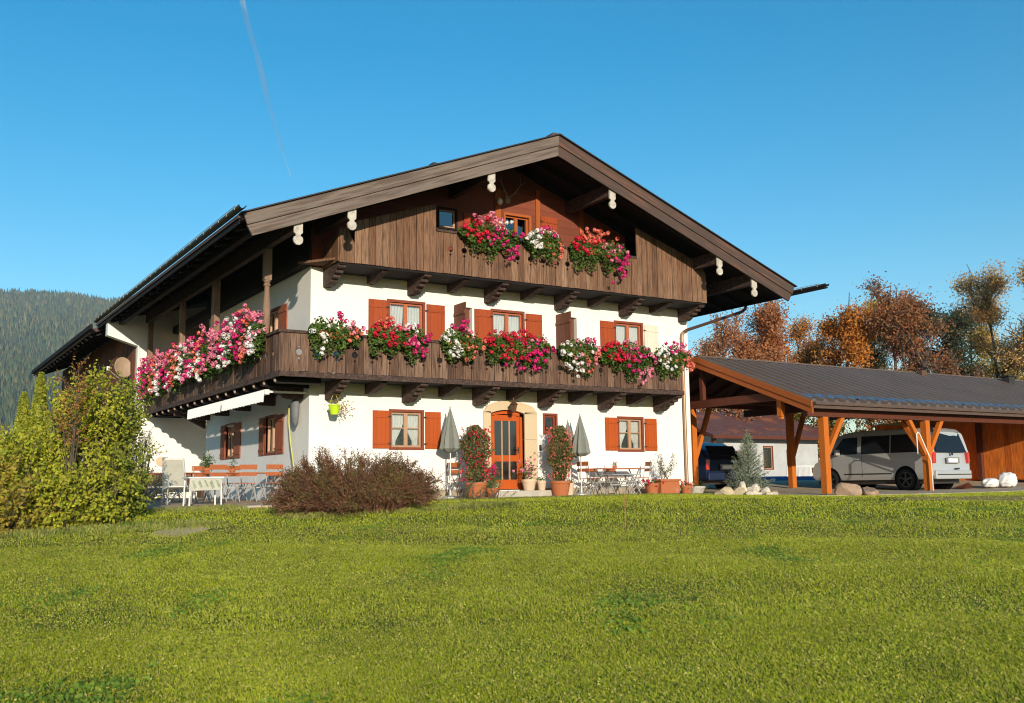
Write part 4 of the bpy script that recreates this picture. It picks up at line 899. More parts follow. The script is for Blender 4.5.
def garden_table(x, y, lx, ly, label, rz=0, top=M_slat, h=.73):
    z = gz(x, y) + .04; t = empty('garden_table', (x, y, z), label, 'table'); t.rotation_euler = (0, 0, rz)
    ORG[t.name] = Vector((0, 0, 0))
    b = MB(); n = max(3, round(ly / .1))
    for k in range(n): b.box(-lx / 2, lx / 2, -ly / 2 + k * ly / n, -ly / 2 + (k + 1) * ly / n - .01, h - .025, h)
    obj('tabletop', b, top, t)
    for sx in (-1, 1):
        for sg in (-1, 1):
            b = MB(); b.beam((sx * (lx / 2 - .12), sg * ly * .42, 0), (sx * (lx / 2 - .14), -sg * ly * .38, h - .03), .025); obj('leg', b, M_leg, t)
    b = MB(); b.box(-lx / 2 + .1, lx / 2 - .1, -.015, .015, h * .45, h * .45 + .03); obj('stretcher', b, M_leg, t)
    return t
CF = 'folding chairs along the front wall'; CS = 'folding chairs on the side terrace'
garden_table(9.05, -.62, 1.55, .6, 'narrow wooden folding table against the front wall between four chairs')
chair(7.98, -.72, math.radians(-80), 'folding chair at the left end of the front table, nearest the parasols', CF)
chair(8.62, -.22, math.radians(180), 'folding chair behind the front table, left of its flowers', CF)
chair(9.28, -.22, math.radians(180), 'folding chair behind the front table, right of its flowers', CF)
chair(10.0, -.55, math.radians(75), 'folding chair at the right end of the front table', CF)
b = MB(); garden_table(8.75, -1.15, .95, .5, 'low grey metal folding table in the grass before the front table', rz=.05, top=M_gray, h=.56)
chair(3.98, -.45, math.radians(185), 'folding chair half hidden behind the left climber pot', CF)
small_pot(8.98, -.62, gz(8.98, -.62) + .04 + .73, .06, .08, M_terra, 'tiny pot with a yellow flower on the narrow front table', None, 56, fh=.08, n=40)
# terrace set
garden_table(-1.15, 2.25, 2.3, .75, 'long wooden folding table on the side terrace, nearest the house corner')
garden_table(-1.9, 5.0, 1.9, .75, 'second wooden table on the side terrace, nearer the wing wall')
chair(-1.85, 1.52, .08, 'folding chair at the left end of the near side of the long terrace table', CS)
chair(-1.08, 1.50, -.05, 'folding chair at the middle of the near side of the long terrace table', CS)
chair(-.42, 1.52, .05, 'folding chair nearest the house corner on the side terrace', CS)
chair(-1.75, 3.0, math.pi, 'folding chair behind the long terrace table, left one', CS)
chair(-.85, 3.0, math.pi + .1, 'folding chair behind the long terrace table, right one', CS)
chair(-2.55, 2.2, math.radians(-95), 'folding chair at the left head of the long terrace table', CS)
chair(-2.3, 4.2, .15, 'folding chair before the second terrace table, left one', CS)
chair(-1.5, 4.2, -.1, 'folding chair before the second terrace table, right one', CS)
small_pot(-1.85, 2.2, gz(-1.85, 2.2) + .77, .11, .13, M_terra, 'pot with a bushy yellow green plant on the long terrace table', None, 57, fh=.35, n=420)
small_pot(-1.2, 2.25, gz(-1.2, 2.25) + .77, .07, .10, M_terra, 'small pot with a sparse green plant on the long terrace table', None, 58, fh=.28, n=70)
# white garden armchair with a tall back
x, y = -2.95, .75; z = gz(x, y) + .035
t = empty('garden_armchair', (x, y, z), 'white high backed garden armchair at the edge of the terrace', 'armchair')
for sx in (-.27, .27):
    b = MB(); b.tube([(x + sx, y - .25, z), (x + sx, y - .3, z + .6), (x + sx, y + .28, z + .62)], .014, 6); obj('leg', b, M_leg, t)
    b = MB(); b.tube([(x + sx, y + .3, z), (x + sx, y + .2, z + .42), (x + sx * .9, y + .42, z + 1.1)], .014, 6); obj('leg', b, M_leg, t)
b = MB(); b.tube([(x - .24, y + .42, z + 1.1), (x + .24, y + .42, z + 1.1)], .018, 6); b.prism([(x - .25, y - .26, z + .40), (x + .25, y - .26, z + .40), (x + .25, y + .2, z + .36), (x - .25, y + .2, z + .36)], (0, 0, .02)); obj('seat', b, M_white, t)
b = MB(); b.prism([(x - .25, y + .21, z + .40), (x + .25, y + .21, z + .40), (x + .22, y + .40, z + 1.06), (x - .22, y + .40, z + 1.06)], (0, .015, 0)); obj('backrest', b, mat('cream_sling', (.40, .38, .30), var=.1), t)
x, y = -2.62, -.25; z = gz(x, y) + .035
t = empty('garden_stool', (x, y, z), 'low white garden table with a green striped cloth before the armchair', 'garden table')
for sx in (-.36, .36):
    for sy in (-.25, .25):
        b = MB(); b.beam((x + sx, y + sy, z), (x + sx * .95, y + sy, z + .62), .03); obj('leg', b, M_white, t)
b = MB(); b.box(x - .4, x + .4, y - .3, y + .3, z + .62, z + .65); obj('tabletop', b, M_white, t)
b = MB(); b.prism([(x - .36, y - .285, z + .34), (x + .34, y - .285, z + .36), (x + .34, y - .31, z + .615), (x - .36, y - .31, z + .615)], (0, .008, 0)); obj('cloth', b, mat('white_cloth', (.50, .49, .40), var=.1), t)
b = MB()
for k in range(5):
    xa = x - .33 + k * .135; b.prism([(xa, y - .312, z + .57 - .05 * (k % 2)), (xa + .045, y - .312, z + .58), (xa + .12, y - .294, z + .42), (xa + .07, y - .294, z + .38 + .03 * (k % 3))], (0, -.003, 0))
obj('stripes', b, mat('green_print', (.28, .34, .24), var=.4), t)
# bench and shrub at the wing wall
t = empty('wooden_bench', (-.6, 12.3, gz(-.6, 12.3)), 'long brown slatted bench against the white wing wall', 'bench'); z = gz(-.6, 12.3) + .03
b = MB()
for k in range(4): b.box(-3.2, .9, 12.05 + k * .11, 12.14 + k * .11, z + .42, z + .45)
obj('seat', b, M_brd, t); b = MB()
for k in range(3): b.box(-3.2, .9, 12.55, 12.59, z + .52 + k * .13, z + .62 + k * .13)
obj('backrest', b, M_brd, t)
for xx in (-3.0, -1.2, .7): b = MB(); b.box(xx - .05, xx + .05, 12.0, 12.6, z, z + .42); obj('leg', b, M_brd, t)
bush('low_shrub', (-2.1, 8.0, gz(-2.1, 8)), [(-2.1, 8.0, .25, .9, .6, .45)], 'low dark green shrub between the armchair and the wing wall', [(.03, .05, .02), (.06, .09, .03), (.09, .11, .04)], 63, leaf=.06, dens=1500)
bush('low_shrub', (-3.6, 2.2, gz(-3.6, 2.2)), [(-3.75, 2.3, .08, .7, .5, .2)], 'low white flowering mound at the left edge of the terrace', [(.5, .5, .45), (.10, .13, .05), (.6, .58, .5)], 64, leaf=.06, dens=1000)
# bucket
t = empty('bucket', (-.62, -.75, gz(-.62, -.75) + .03), 'small green plastic bucket beside the purple brown shrub', 'bucket'); z = gz(-.62, -.75) + .06
b = MB(); b.lathe((-.62, -.75, z), [(.09, 0), (.12, .24), (.13, .24), (.13, .26), (.11, .26), (.085, .03)], 16); obj('tub', b, mat('green_plastic', (.02, .30, .10), rough=.4), t)
b = MB(); b.tube([(-.74, -.75, z + .24), (-.7, -.8, z + .17), (-.62, -.87, z + .14), (-.54, -.8, z + .17), (-.50, -.75, z + .24)], .006, 4); obj('handle', b, M_white, t)

# ------------------------------------------------------------------ stones, fir
def rock(name, c, s, m, label, cat, seed, parent=None, group=None):
    import bmesh
    bm = bmesh.new(); bmesh.ops.create_icosphere(bm, subdivisions=3, radius=1); g = np.random.default_rng(seed)
    ds = g.normal(size=(9, 3)); ds /= np.linalg.norm(ds, axis=1, keepdims=True); hs = g.uniform(.55, .85, 9)
    for v in bm.verts:
        p = np.array(v.co); 
        for dvec, h in zip(ds, hs):
            q = p @ dvec
            if q > h: p = p - dvec * (q - h)
        p = p * (1 + .05 * math.sin(p[0] * 9 + seed) * math.cos(p[1] * 8)); v.co = Vector((p[0] * s[0], p[1] * s[1], p[2] * s[2]))
    me = bpy.data.meshes.new(name); bm.to_mesh(me); bm.free()
    o = mesh_obj(name, me, m, None); o.location = c; o.rotation_euler = (0, 0, g.uniform(0, 6))
    tag(o, label, cat, group); return o
M_rockw = mat('white_rock', (.62, .56, .46), var=.15, scale=6, bump=.5, bscale=18, col2=(.55, .47, .34))
M_rocky = mat('tan_rock', (.52, .42, .26), var=.15, scale=6, bump=.5, bscale=18)
g_ = np.random.default_rng(8)
SP = [(11.35, -2.45, .28, .20, .10, 1), (11.75, -2.2, .30, .28, .19, 1), (12.15, -2.35, .26, .22, .18, 1), (12.3, -2.7, .2, .18, .15, 0), (12.55, -2.45, .2, .2, .22, 0), (12.45, -2.75, .15, .14, .10, 0), (12.8, -2.75, .16, .15, .16, 0), (12.75, -2.4, .2, .18, .25, 0), (13.0, -2.6, .16, .15, .2, 0), (13.15, -2.35, .18, .15, .15, 0), (12.65, -3.0, .14, .13, .09, 0), (13.3, -2.65, .13, .12, .12, 1), (12.95, -2.95, .12, .1, .08, 0), (12.35, -2.3, .17, .15, .3, 0), (12.1, -2.8, .13, .12, .09, 0)]
where = ['low flat tan stone at the far left of the rock pile', 'big rounded tan boulder behind the grey bowl', 'tan boulder between the big rounded one and the white stones', 'white stone on the left front of the pile by the fir', 'white stone in the middle of the pile by the fir', 'small white stone at the front left of the pile', 'white stone at the front centre of the pile', 'highest white stone in front of the fir', 'white stone right of the highest one', 'white stone at the right rear of the pile', 'little white stone lying lowest in the grass before the pile', 'tan stone at the right end of the pile', 'little white stone in the grass at the right front', 'white stone at the rear left, against the fir branches', 'little white stone at the left front in the grass']
for k, (x, y, a, b_, c, ty) in enumerate(SP): rock('garden_stone', (x, y, gz(x, y) + c * .35), (a, b_, max(c, .1)), M_rocky if ty else M_rockw, where[k], 'stone', 100 + k, group='stones piled round the small fir')
r_ = rock('boulder', (13.0, -5.5, gz(13.0, -5.5) + .10), (.36, .3, .33), mat('brown_rock', (.34, .23, .15), var=.2, scale=5, bump=.5, bscale=16), 'pointed brown boulder beside the first carport post', 'boulder', 130)
r_ = rock('boulder', (13.55, -5.7, gz(13.5, -5.7) + .06), (.50, .28, .19), MATS['brown_rock'], 'long low brown boulder before the front wheel of the van', 'boulder', 131)
x, y = 12.95, -1.95; z0 = gz(x, y); t = empty('fir_tree', (x, y, z0), 'small blue green fir sapling growing behind the white stones', 'conifer')
g = np.random.default_rng(77); b = MB(); b.tube([(x, y, z0), (x, y, z0 + 1.85)], [.035, .008], 6); P = []; Hh = 1.85
for lv in range(17):
    f = lv / 16; zc = .12 + f * 1.6; rad = .72 * (1 - f) ** .75 + .05; nb_ = int(11 - 5 * f)
    for k in range(nb_):
        a = 6.283 * k / nb_ + lv * .7 + g.normal() * .15; Lr = rad * g.uniform(.75, 1.12); e = Vector((math.cos(a), math.sin(a), .25 + f * .9)).normalized(); o = Vector((x, y, z0 + zc)); en = o + e * Lr
        b.tube([o, en], [.010, .004], 4, cap=False)
        for j in range(int(70 * Lr / .5) + 20):
            q = g.uniform(.12, 1); pp = o.lerp(en, q); P.append(tuple(pp + Vector(g.normal(size=3)) * .05 * (1.1 - q * .6)))
for j in range(160): P.append((x + g.normal() * .02, y + g.normal() * .02, z0 + g.uniform(1.4, 1.95)))
obj('trunk', b, M_bark, t); P = np.array(P); np_mesh('crown', leaf_verts(P, .055, g, aspect=.22, up=.2), 4, len(P), foliage_mat('fir_needles', [(.13, .18, .11), (.22, .28, .18), (.34, .38, .27), (.09, .13, .08)], trans=.15), t)

# ------------------------------------------------------------------ carport
CX0 = 12.92; CEY, CEZ = -4.5, 2.46; CRY, CRZ = .1, 4.21; CBY = 3.0; CX1 = 44.0
def croof(y): return CRZ - (CRZ - CEZ) * abs(y - CRY) / (CRY - CEY)
cp = empty('carport', (13.8, -4.1, gz(13.8, -4.1)), 'long open timber carport with orange posts and a dark ribbed metal roof', 'carport')
def cslab(mb, x0, x1, ya, yb, o0, o1):
    za, zb = croof(ya), croof(yb); mb.prism([(x0, ya, za - o0), (x0, yb, zb - o0), (x0, yb, zb - o1), (x0, ya, za - o1)], (x1 - x0, 0, 0))
M_sheet = mat('seam_metal_roof', (.17, .12, .09), rough=.38, spec=.5, var=.12, scale=.6, metal=.35)
b = MB(); cslab(b, CX0, CX1, CEY, CRY, 0, .04); cslab(b, CX0, CX1, CRY, CBY, 0, .04)
x = CX0 + .1
while x < CX1:
    for ya, yb in ((CEY, CRY), (CRY, CBY)):
        za, zb = croof(ya), croof(yb); b.prism([(x - .10, ya, za + .001), (x + .10, ya, za + .001), (x + .05, ya, za + .065), (x - .05, ya, za + .065)], (0, yb - ya, zb - za))
    x += .46
croof_o = obj('roof', b, M_sheet, cp)
b = MB(); b.box(CX0, CX1, CRY - .12, CRY + .12, CRZ + .0, CRZ + .045); obj('ridge_cap', b, M_sheet, croof_o)
b = MB(); x = CX0 + .3; k = 0
while x < CX1:
    yy = CEY + (.22 if k % 2 else .45); z = croof(yy); b.prism([(x - .13, yy, z + .002), (x + .13, yy, z + .002), (x + .13, yy + .03, z + .085), (x - .13, yy + .03, z + .085)], (0, .012, 0)); x += .42; k += 1
b.prism([(CX0 + .1, CEY + .3, croof(CEY + .3) + .03), (CX1, CEY + .3, croof(CEY + .3) + .03), (CX1, CEY + .3, croof(CEY + .3) + .045), (CX0 + .1, CEY + .3, croof(CEY + .3) + .045)], (0, .22, .1)); obj('snow_guard', b, mat('blue_grey_steel', (.16, .18, .22), rough=.25, metal=.7), croof_o)
b = MB(); b.box(28.7, 29.1, -.65, -.35, croof(-.5) - .1, croof(-.5) + .28); b.box(28.6, 29.2, -.7, -.3, croof(-.5) + .28, croof(-.5) + .32); obj('roof_vent', b, M_metal, croof_o)
b = MB(); b.box(23.75, 24.05, -.3, -.1, croof(-.2) - .1, croof(-.2) + .2); obj('roof_vent', b, M_copper, croof_o)
for off, xa, t_, o0, o1 in ((0, CX0 - .05, .05, .0, .16), (1, CX0 - .02, .05, .16, .34)):
    for ya, yb in ((CEY - .02, CRY), (CRY, CBY)):
        b = MB(); cslab(b, xa, xa + t_, ya, yb, o0 - .01, o1); obj('bargeboard', b, M_woodx, croof_o)
b = MB(); cslab(b, CX0 + .05, CX1, CEY + .05, CRY, .042, .07); cslab(b, CX0 + .05, CX1, CRY, CBY, .042, .07)
x = CX0 + .9
while x < CX1:
    cslab(b, x - .05, x + .05, CEY + .15, CRY, .071, .22); cslab(b, x - .05, x + .05, CRY, CBY - .1, .071, .22); x += .9
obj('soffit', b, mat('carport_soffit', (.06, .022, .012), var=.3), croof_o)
b = MB(); b.box(CX0 + .05, CX1, CEY - .10, CEY - .02, CEZ - .10, CEZ - .02); b.box(CX0 + .05, CX1, CEY - .02, CEY + .02, CEZ - .20, CEZ - .045); obj('gutter', b, mat('brown_gutter', (.14, .09, .07), rough=.45, metal=.3), croof_o)
PY, PZ = -4.1, 2.28
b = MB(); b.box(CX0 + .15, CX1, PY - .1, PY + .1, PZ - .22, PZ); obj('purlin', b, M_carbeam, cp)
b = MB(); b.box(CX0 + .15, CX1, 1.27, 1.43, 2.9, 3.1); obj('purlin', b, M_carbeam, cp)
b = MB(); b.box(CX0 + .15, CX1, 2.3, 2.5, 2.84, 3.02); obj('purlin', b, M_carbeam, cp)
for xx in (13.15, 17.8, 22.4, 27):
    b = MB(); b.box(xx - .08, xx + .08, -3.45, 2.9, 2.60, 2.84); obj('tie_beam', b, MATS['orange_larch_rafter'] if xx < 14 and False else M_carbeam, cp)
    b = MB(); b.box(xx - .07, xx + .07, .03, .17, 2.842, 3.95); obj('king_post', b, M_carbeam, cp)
b = MB(); b.box(13.05, 13.2, -3.25, -3.08, 2.12, 2.95); b.box(13.08, 13.17, -3.22, -3.11, 2.04, 2.12); obj('pendant_post', b, M_woodo, cp)
def cpost(px, py, braces):
    z0 = gz(px, py); b = MB(); b.box(px - .1, px + .1, py - .1, py + .1, z0 + .05, PZ - .22 if py < 0 else 2.9); o = obj('post', b, M_woodo, cp)
    s_ = MB(); s_.box(px - .05, px + .05, py - .05, py + .05, z0 - .05, z0 + .06); obj('post_foot', s_, M_gray, o)
    for dx, dy in braces:
        br_ = MB(); br_.beam((px + dx * .08, py + dy * .08, z0 + 1.15), (px + dx * .80, py + dy * .80, PZ - .2 if py < 0 else 2.75), .13, .13); obj('brace', br_, M_woodo, cp)
cpost(13.8, PY, [(1, 0)]); cpost(18.4, PY, [(-1, 0), (1, 0), (0, 1)])
cpost(18.4, 1.35, [(1, 0)]); cpost(13.8, 1.35, [(1, 0)]); cpost(30.0, PY, [(-1, 0), (1, 0)])
# white drain pipe in front of the second post
b = MB(); z = gz(17.3, -4.6); b.tube([(17.62, -4.35, 1.02), (17.62, -4.35, 1.62), (17.68, -4.35, 1.68), (17.76, -4.35, 1.64), (18.22, -4.35, .86), (18.24, -4.35, .75), (18.24, -4.35, -.12)], .018, 8)
o = obj('bent_pipe', b, M_white, None, smooth=True); tag(o, 'thin bent white pipe standing against the second carport post, beside the van', 'pipe')
# timber shed at the end of the carport
sh = empty('timber_shed', (26.6, -.4, gz(26.6, -.4)), 'orange board clad shed under the right end of the carport roof', 'shed')
b = MB(); z0 = .24
for k in range(11): y = -3.0 + k * .235 - .2; b.box(26.56, 26.6, y, y + .225, z0, 2.5 + k * .08)
o = obj('side_wall', b, boards('shed_boards', (.56, .15, .022), (.66, .19, .03), (.48, .12, .02), isl=.1), sh)
b = MB(); b.box(26.605, 44, -3.3, -3.25, .2, 2.7); b.box(26.605, 26.7, -3.2, 4.0, .2, 2.6); obj('front_wall', b, MATS['shed_boards'], sh)
b = MB()
for k in range(17): b.box(22.6 + k * .235, 22.82 + k * .235, 1.0, 1.04, z0 - .05, 2.3)
obj('rear_wall', b, MATS['shed_boards'], sh)
b = MB(); b.box(24.2, 26.0, .94, .995, 1.15, 2.2); obj('window', b, mat('slate_panel', (.07, .08, .10), rough=.4), sh)
b = MB(); b.box(26.38, 26.555, -.72, -.55, .2, 2.5); obj('corner_post', b, M_carbeam, sh)
# white sacks
M_sack = mat('white_sack', (.74, .73, .70), rough=.8, var=.08, scale=5, bump=.6, bscale=9)
def sack(c, s, rz, label, seed):
    import bmesh
    bm = bmesh.new(); bmesh.ops.create_icosphere(bm, subdivisions=4, radius=1)
    for v in bm.verts:
        p = v.co; q = max(abs(p.x), abs(p.y), abs(p.z)) ** .45; p = p / (q if q else 1) * .85
        n = 1 + .07 * math.sin(p.x * 7 + seed) * math.sin(p.y * 9 + p.z * 6) + .04 * math.sin(p.z * 17 + p.x * 11 + seed)
        v.co = Vector((p.x * s[0] * n, p.y * s[1] * n, p.z * s[2] * n * (1 if p.z > 0 else .8)))
    me = bpy.data.meshes.new('sack'); bm.to_mesh(me); bm.free(); o = mesh_obj('sack', me, M_sack, None, smooth=True); o.location = c; o.rotation_euler = (0, 0, rz); tag(o, label, 'sack', 'white sacks before the shed'); return o
sack((22.1, -3.75, gz(22.1, -3.75) + .19), (.48, .3, .2), .5, 'white sack lying flat, left one of the two before the shed', 1)
sack((22.85, -3.9, gz(22.9, -3.9) + .26), (.36, .3, .32), .2, 'bulging upright white sack, right one of the two before the shed', 2)
b = MB(); z = gz(21.6, -3.4); b.prism([(20.9, -3.6, z + .03), (21.9, -3.3, z + .03), (21.9, -3.1, z + .2), (20.9, -3.3, z + .06)], (0, 0, .03)); o = obj('plank_pile', b, M_carbeam, None); tag(o, 'brown planks lying on the ground left of the white sacks', 'planks')

# ------------------------------------------------------------------ vehicles
def lerp(a, b, t): return a + (b - a) * t
def vehicle(name, label, cat, loc, L_, Wd, st, belt, top, paint, wheels, wr, windows, rearwin, rake, heading=0, van=True):
    z0 = gz(loc[0], loc[1]) + .03; root = empty(name, (loc[0], loc[1], z0), label, cat); ORG[root.name] = Vector((0, 0, 0)); root.rotation_euler = (0, 0, heading)
    hw = Wd / 2
    def half(z, zt): 
        if z < belt: return hw * (.955 + .045 * min(1, max(0, (z - .3) / .25)))
        return hw * (1 - .115 * ((z - belt) / (top - belt)) ** 1.2)
    bm = MB(); rings = []
    for (y, zb, zt) in st:
        ring = []; ht = half(zt, zt)
        zs = [zb, zb + .08, zb + .2, lerp(zb, min(belt, zt), .6), min(belt, zt - .06), lerp(min(belt, zt - .06), zt, .5), zt - .07, zt - .02]
        prof = [(half(z, zt) * (.97 if i == 0 else .965 if i == 7 else .992 if i == 6 else 1), z) for i, z in enumerate(zs)] + [(ht * .8, zt + .005), (ht * .4, zt + .02)]
        full = prof + [(0, zt + .024)] + [(-a, z) for a, z in reversed(prof)]
        for a, z in full:
            yy = y + (rake * max(0, z - belt) / (top - belt) if y < L_ * .2 else 0) - (.05 * (1 - (a / hw) ** 2) if y < .01 else 0) + (.16 * (-(a / hw) ** 2) if y > L_ * .8 else 0)
            ring.append((a, yy, z))
        rings.append(ring)
    n = len(rings[0]); base = 0
    for r_ in rings: bm.v += r_
    for k in range(len(rings) - 1):
        for j in range(n - 1): bm.f.append((k * n + j, (k + 1) * n + j, (k + 1) * n + j + 1, k * n + j + 1))
        bm.f.append((k * n + n - 1, (k + 1) * n + n - 1, (k + 1) * n, k * n))
    bm.f.append(tuple(range(n))); e = (len(rings) - 1) * n; bm.f.append(tuple(reversed(range(e, e + n))))
    body = obj('body', bm, paint, root, smooth=False)
    body.data.shade_smooth(); 
    try:
        mod = body.modifiers.new('edge', 'EDGE_SPLIT'); mod.split_angle = math.radians(38)
    except Exception: pass
    M_tint = mat('tinted_glass', (.012, .014, .016), rough=.12, spec=.4, var=.05)
    def ztop(y):
        for a, b_ in zip(st[:-1], st[1:]):
            if a[0] <= y <= b_[0]: return lerp(a[2], b_[2], (y - a[0]) / (b_[0] - a[0]))
        return top
    for sx in (-1, 1):
        for poly in windows:
            w_ = MB(); w_.prism([(sx * (half(z, 2) + .004), y, z) for y, z in poly], (sx * .005, 0, 0)); obj('side_window', w_, M_tint, body)
        b = MB(); b.box(min(sx * (hw + .02), sx * (hw + .2)), max(sx * (hw + .02), sx * (hw + .2)), windows[-1][0][0] - .42, windows[-1][0][0] - .3, belt + .02, belt + .22); obj('mirror', b, paint, body, bevel=.02)
        b = MB(); b.box(min(sx * (hw + .001), sx * (hw + .02)), max(sx * (hw + .001), sx * (hw + .02)), windows[-1][0][0] - 1.25 + .1, windows[-1][0][0] - 1.0, belt - .14, belt - .1); obj('door_handle', b, paint, body)
        b = MB()
        for yy in [p[0][0] - .05 for p in windows[-1:]] + [windows[-1][0][0] - 1.28]: b.box(min(sx * (hw - .003), sx * (hw + .003)), max(sx * (hw - .003), sx * (hw + .003)), yy, yy + .01, .45, belt)
        b.box(min(sx * (hw - .003), sx * (hw + .004)), max(sx * (hw - .003), sx * (hw + .004)), 1.5, L_ - 1.5, .52, .56)
        obj('door_seam', b, M_metal, body)
        # tail light
        b = MB(); b.prism([(sx * hw * .99, -.03, belt - .32), (sx * hw * .99, -.03, belt + .02), (sx * hw * .84, -.055, belt + .02), (sx * hw * .86, -.055, belt - .32)], (0, .1, 0)); obj('tail_light', b, mat('red_lens', (.55, .02, .015), rough=.15, spec=.7), body)
        b = MB(); b.box(min(sx * hw * .55, sx * hw * .9), max(sx * hw * .55, sx * hw * .9), L_ - .2, L_ - .04, .62, .80); obj('headlight', b, M_glassd, body)
    w_ = MB(); w_.prism([(-hw * .80, rake * .05 - .058, belt + .02), (hw * .80, rake * .05 - .058, belt + .02), (hw * .70, rake * .9 - .03, top - .14), (-hw * .70, rake * .9 - .03, top - .14)], (0, -.006, 0)); obj('rear_window', w_, M_tint, body)
    # windscreen: follow the front slope
    fs = [s for s in st if s[0] > L_ * .6]; yt, zt_ = [s for s in fs if s[2] > top - .2][-1][0], [s for s in fs if s[2] > top - .2][-1][2]; lo = [s for s in fs if s[2] < belt + .15][0]
    w_ = MB(); w_.prism([(-hw * .82, lo[0] - .02, lo[2] + .06), (hw * .82, lo[0] - .02, lo[2] + .06), (hw * .74, yt + .06, zt_ - .02), (-hw * .74, yt + .06, zt_ - .02)], (0, .03, .035)); obj('windscreen', w_, M_tint, body)
    b = MB(); b.box(-hw * .96, hw * .96, -.10, .05, .34, .62); obj('bumper', b, paint, body, bevel=.04)
    b = MB(); b.box(-.26, .26, -.068, -.058, belt - .30, belt - .18); pl = obj('number_plate', b, mat('plate_white', (.8, .8, .78), rough=.4), body)
    b = MB(); b.box(-.30, .36, -.064, -.056, belt - .33, belt - .14); obj('plate_recess', b, mat('recess_grey', (.22, .21, .19), rough=.5), body)
    b = MB(); b.box(-.26, -.22, -.072, -.0685, belt - .30, belt - .18); obj('country_band', b, mat('plate_blue', (.02, .06, .35)), pl)
    if van:
        b = MB(); b.lathe((0, 0, 0), [(.055, 0), (.055, .012), (.045, .014), (.045, .008)], 18); b.xform(Matrix.Translation((0, -.058, belt - .03)) @ Matrix.Rotation(math.radians(90), 4, 'X')); obj('badge', b, M_metal, body)
        b = MB(); b.box(.12, .34, -.066, -.055, belt - .52, belt - .47); obj('script_badge', b, M_metal, body)
        b = MB(); b.box(-hw * .9, hw * .9, -.112, -.101, .47, .50); obj('bumper_strip', b, M_metal, body)
    b = MB(); b.box(-hw * .85, hw * .85, .3, L_ - .3, .2, .36); obj('underbody', b, M_metal, body)
    for wy in wheels:
        for sx in (-1, 1):
            a = MB(); a.lathe((0, 0, 0), [(wr + .075, -.3), (wr + .075, .006)], 28); a.xform(Matrix.Translation((sx * hw * 1.0, wy, wr + .02)) @ Matrix.Rotation(math.radians(90 * sx), 4, 'Y')); obj('wheel_arch', a, mat('arch_black', (.008, .008, .008), rough=.95, spec=0), body)
            w_ = MB(); w_.lathe((0, 0, 0), [(wr * .7, -.2), (wr * .96, -.2), (wr, -.16), (wr, -.02), (wr * .96, .02), (wr * .74, .03), (wr * .72, .0)], 28); Mw = Matrix.Translation((sx * hw * 1.0, wy, wr)) @ Matrix.Rotation(math.radians(90 * sx), 4, 'Y'); w_.xform(Mw)
            wh = obj('wheel', w_, mat('tyre_rubber', (.018, .018, .018), rough=.85), root)
            r_ = MB(); r_.lathe((0, 0, 0), [(wr * .71, -.05), (wr * .71, .012), (wr * .64, .014), (wr * .62, -.03)], 24)
            for k in range(5):
                a_ = 2 * math.pi * k / 5; r_.beam((.02 * math.cos(a_), .02 * math.sin(a_), .01), (wr * .68 * math.cos(a_), wr * .68 * math.sin(a_), .004), .05, .03)
            r_.lathe((0, 0, 0), [(.05, -.02), (.05, .03), (.03, .035)], 12); r_.xform(Mw); obj('rim', r_, mat('dark_alloy', (.12, .12, .12), rough=.3, metal=.8), wh)
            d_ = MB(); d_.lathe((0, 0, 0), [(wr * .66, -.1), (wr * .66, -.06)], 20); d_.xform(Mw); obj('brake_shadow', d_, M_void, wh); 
    return root
P_silver = mat('champagne_silver', (.52, .53, .53), rough=.3, spec=.5, var=.02, metal=.35)
vst = [(0, .42, 1.80), (.10, .36, 1.93), (.45, .34, 1.965), (1.6, .34, 1.98), (2.8, .34, 1.97), (3.35, .34, 1.93), (3.62, .34, 1.84), (4.25, .34, 1.24), (4.5, .34, 1.08), (4.78, .36, .95), (4.9, .42, .78)]
vehicle('van', 'silver grey panel van with dark windows parked under the carport', 'van', (19.72, -4.0), 4.9, 1.9, vst, 1.16, 1.97, P_silver, (.98, 3.98), .34,
        [[(.28, 1.20), (1.5, 1.20), (1.5, 1.78), (.36, 1.78)], [(1.54, 1.20), (2.66, 1.20), (2.66, 1.78), (1.54, 1.78)], [(3.92, 1.20), (2.82, 1.20), (2.82, 1.77), (3.42, 1.75)]], None, .20)
P_blue = mat('navy_paint', (.012, .022, .06), rough=.2, spec=.6, var=.03)
sst = [(0, .40, 1.15), (.12, .36, 1.35), (.5, .34, 1.62), (1.3, .34, 1.68), (2.3, .34, 1.64), (2.7, .34, 1.50), (3.35, .34, 1.08), (3.9, .34, 1.00), (4.3, .36, .88), (4.45, .42, .72)]
vehicle('car', 'dark navy car in the shade under the carport, half hidden by the house', 'car', (15.75, 1.9), 4.45, 1.85, sst, 1.02, 1.66, P_blue, (.85, 3.5), .35,
        [[(.45, 1.06), (1.3, 1.06), (1.3, 1.48), (.7, 1.48)], [(3.0, 1.06), (1.36, 1.06), (1.36, 1.5), (2.35, 1.46)]], None, .35, van=False)

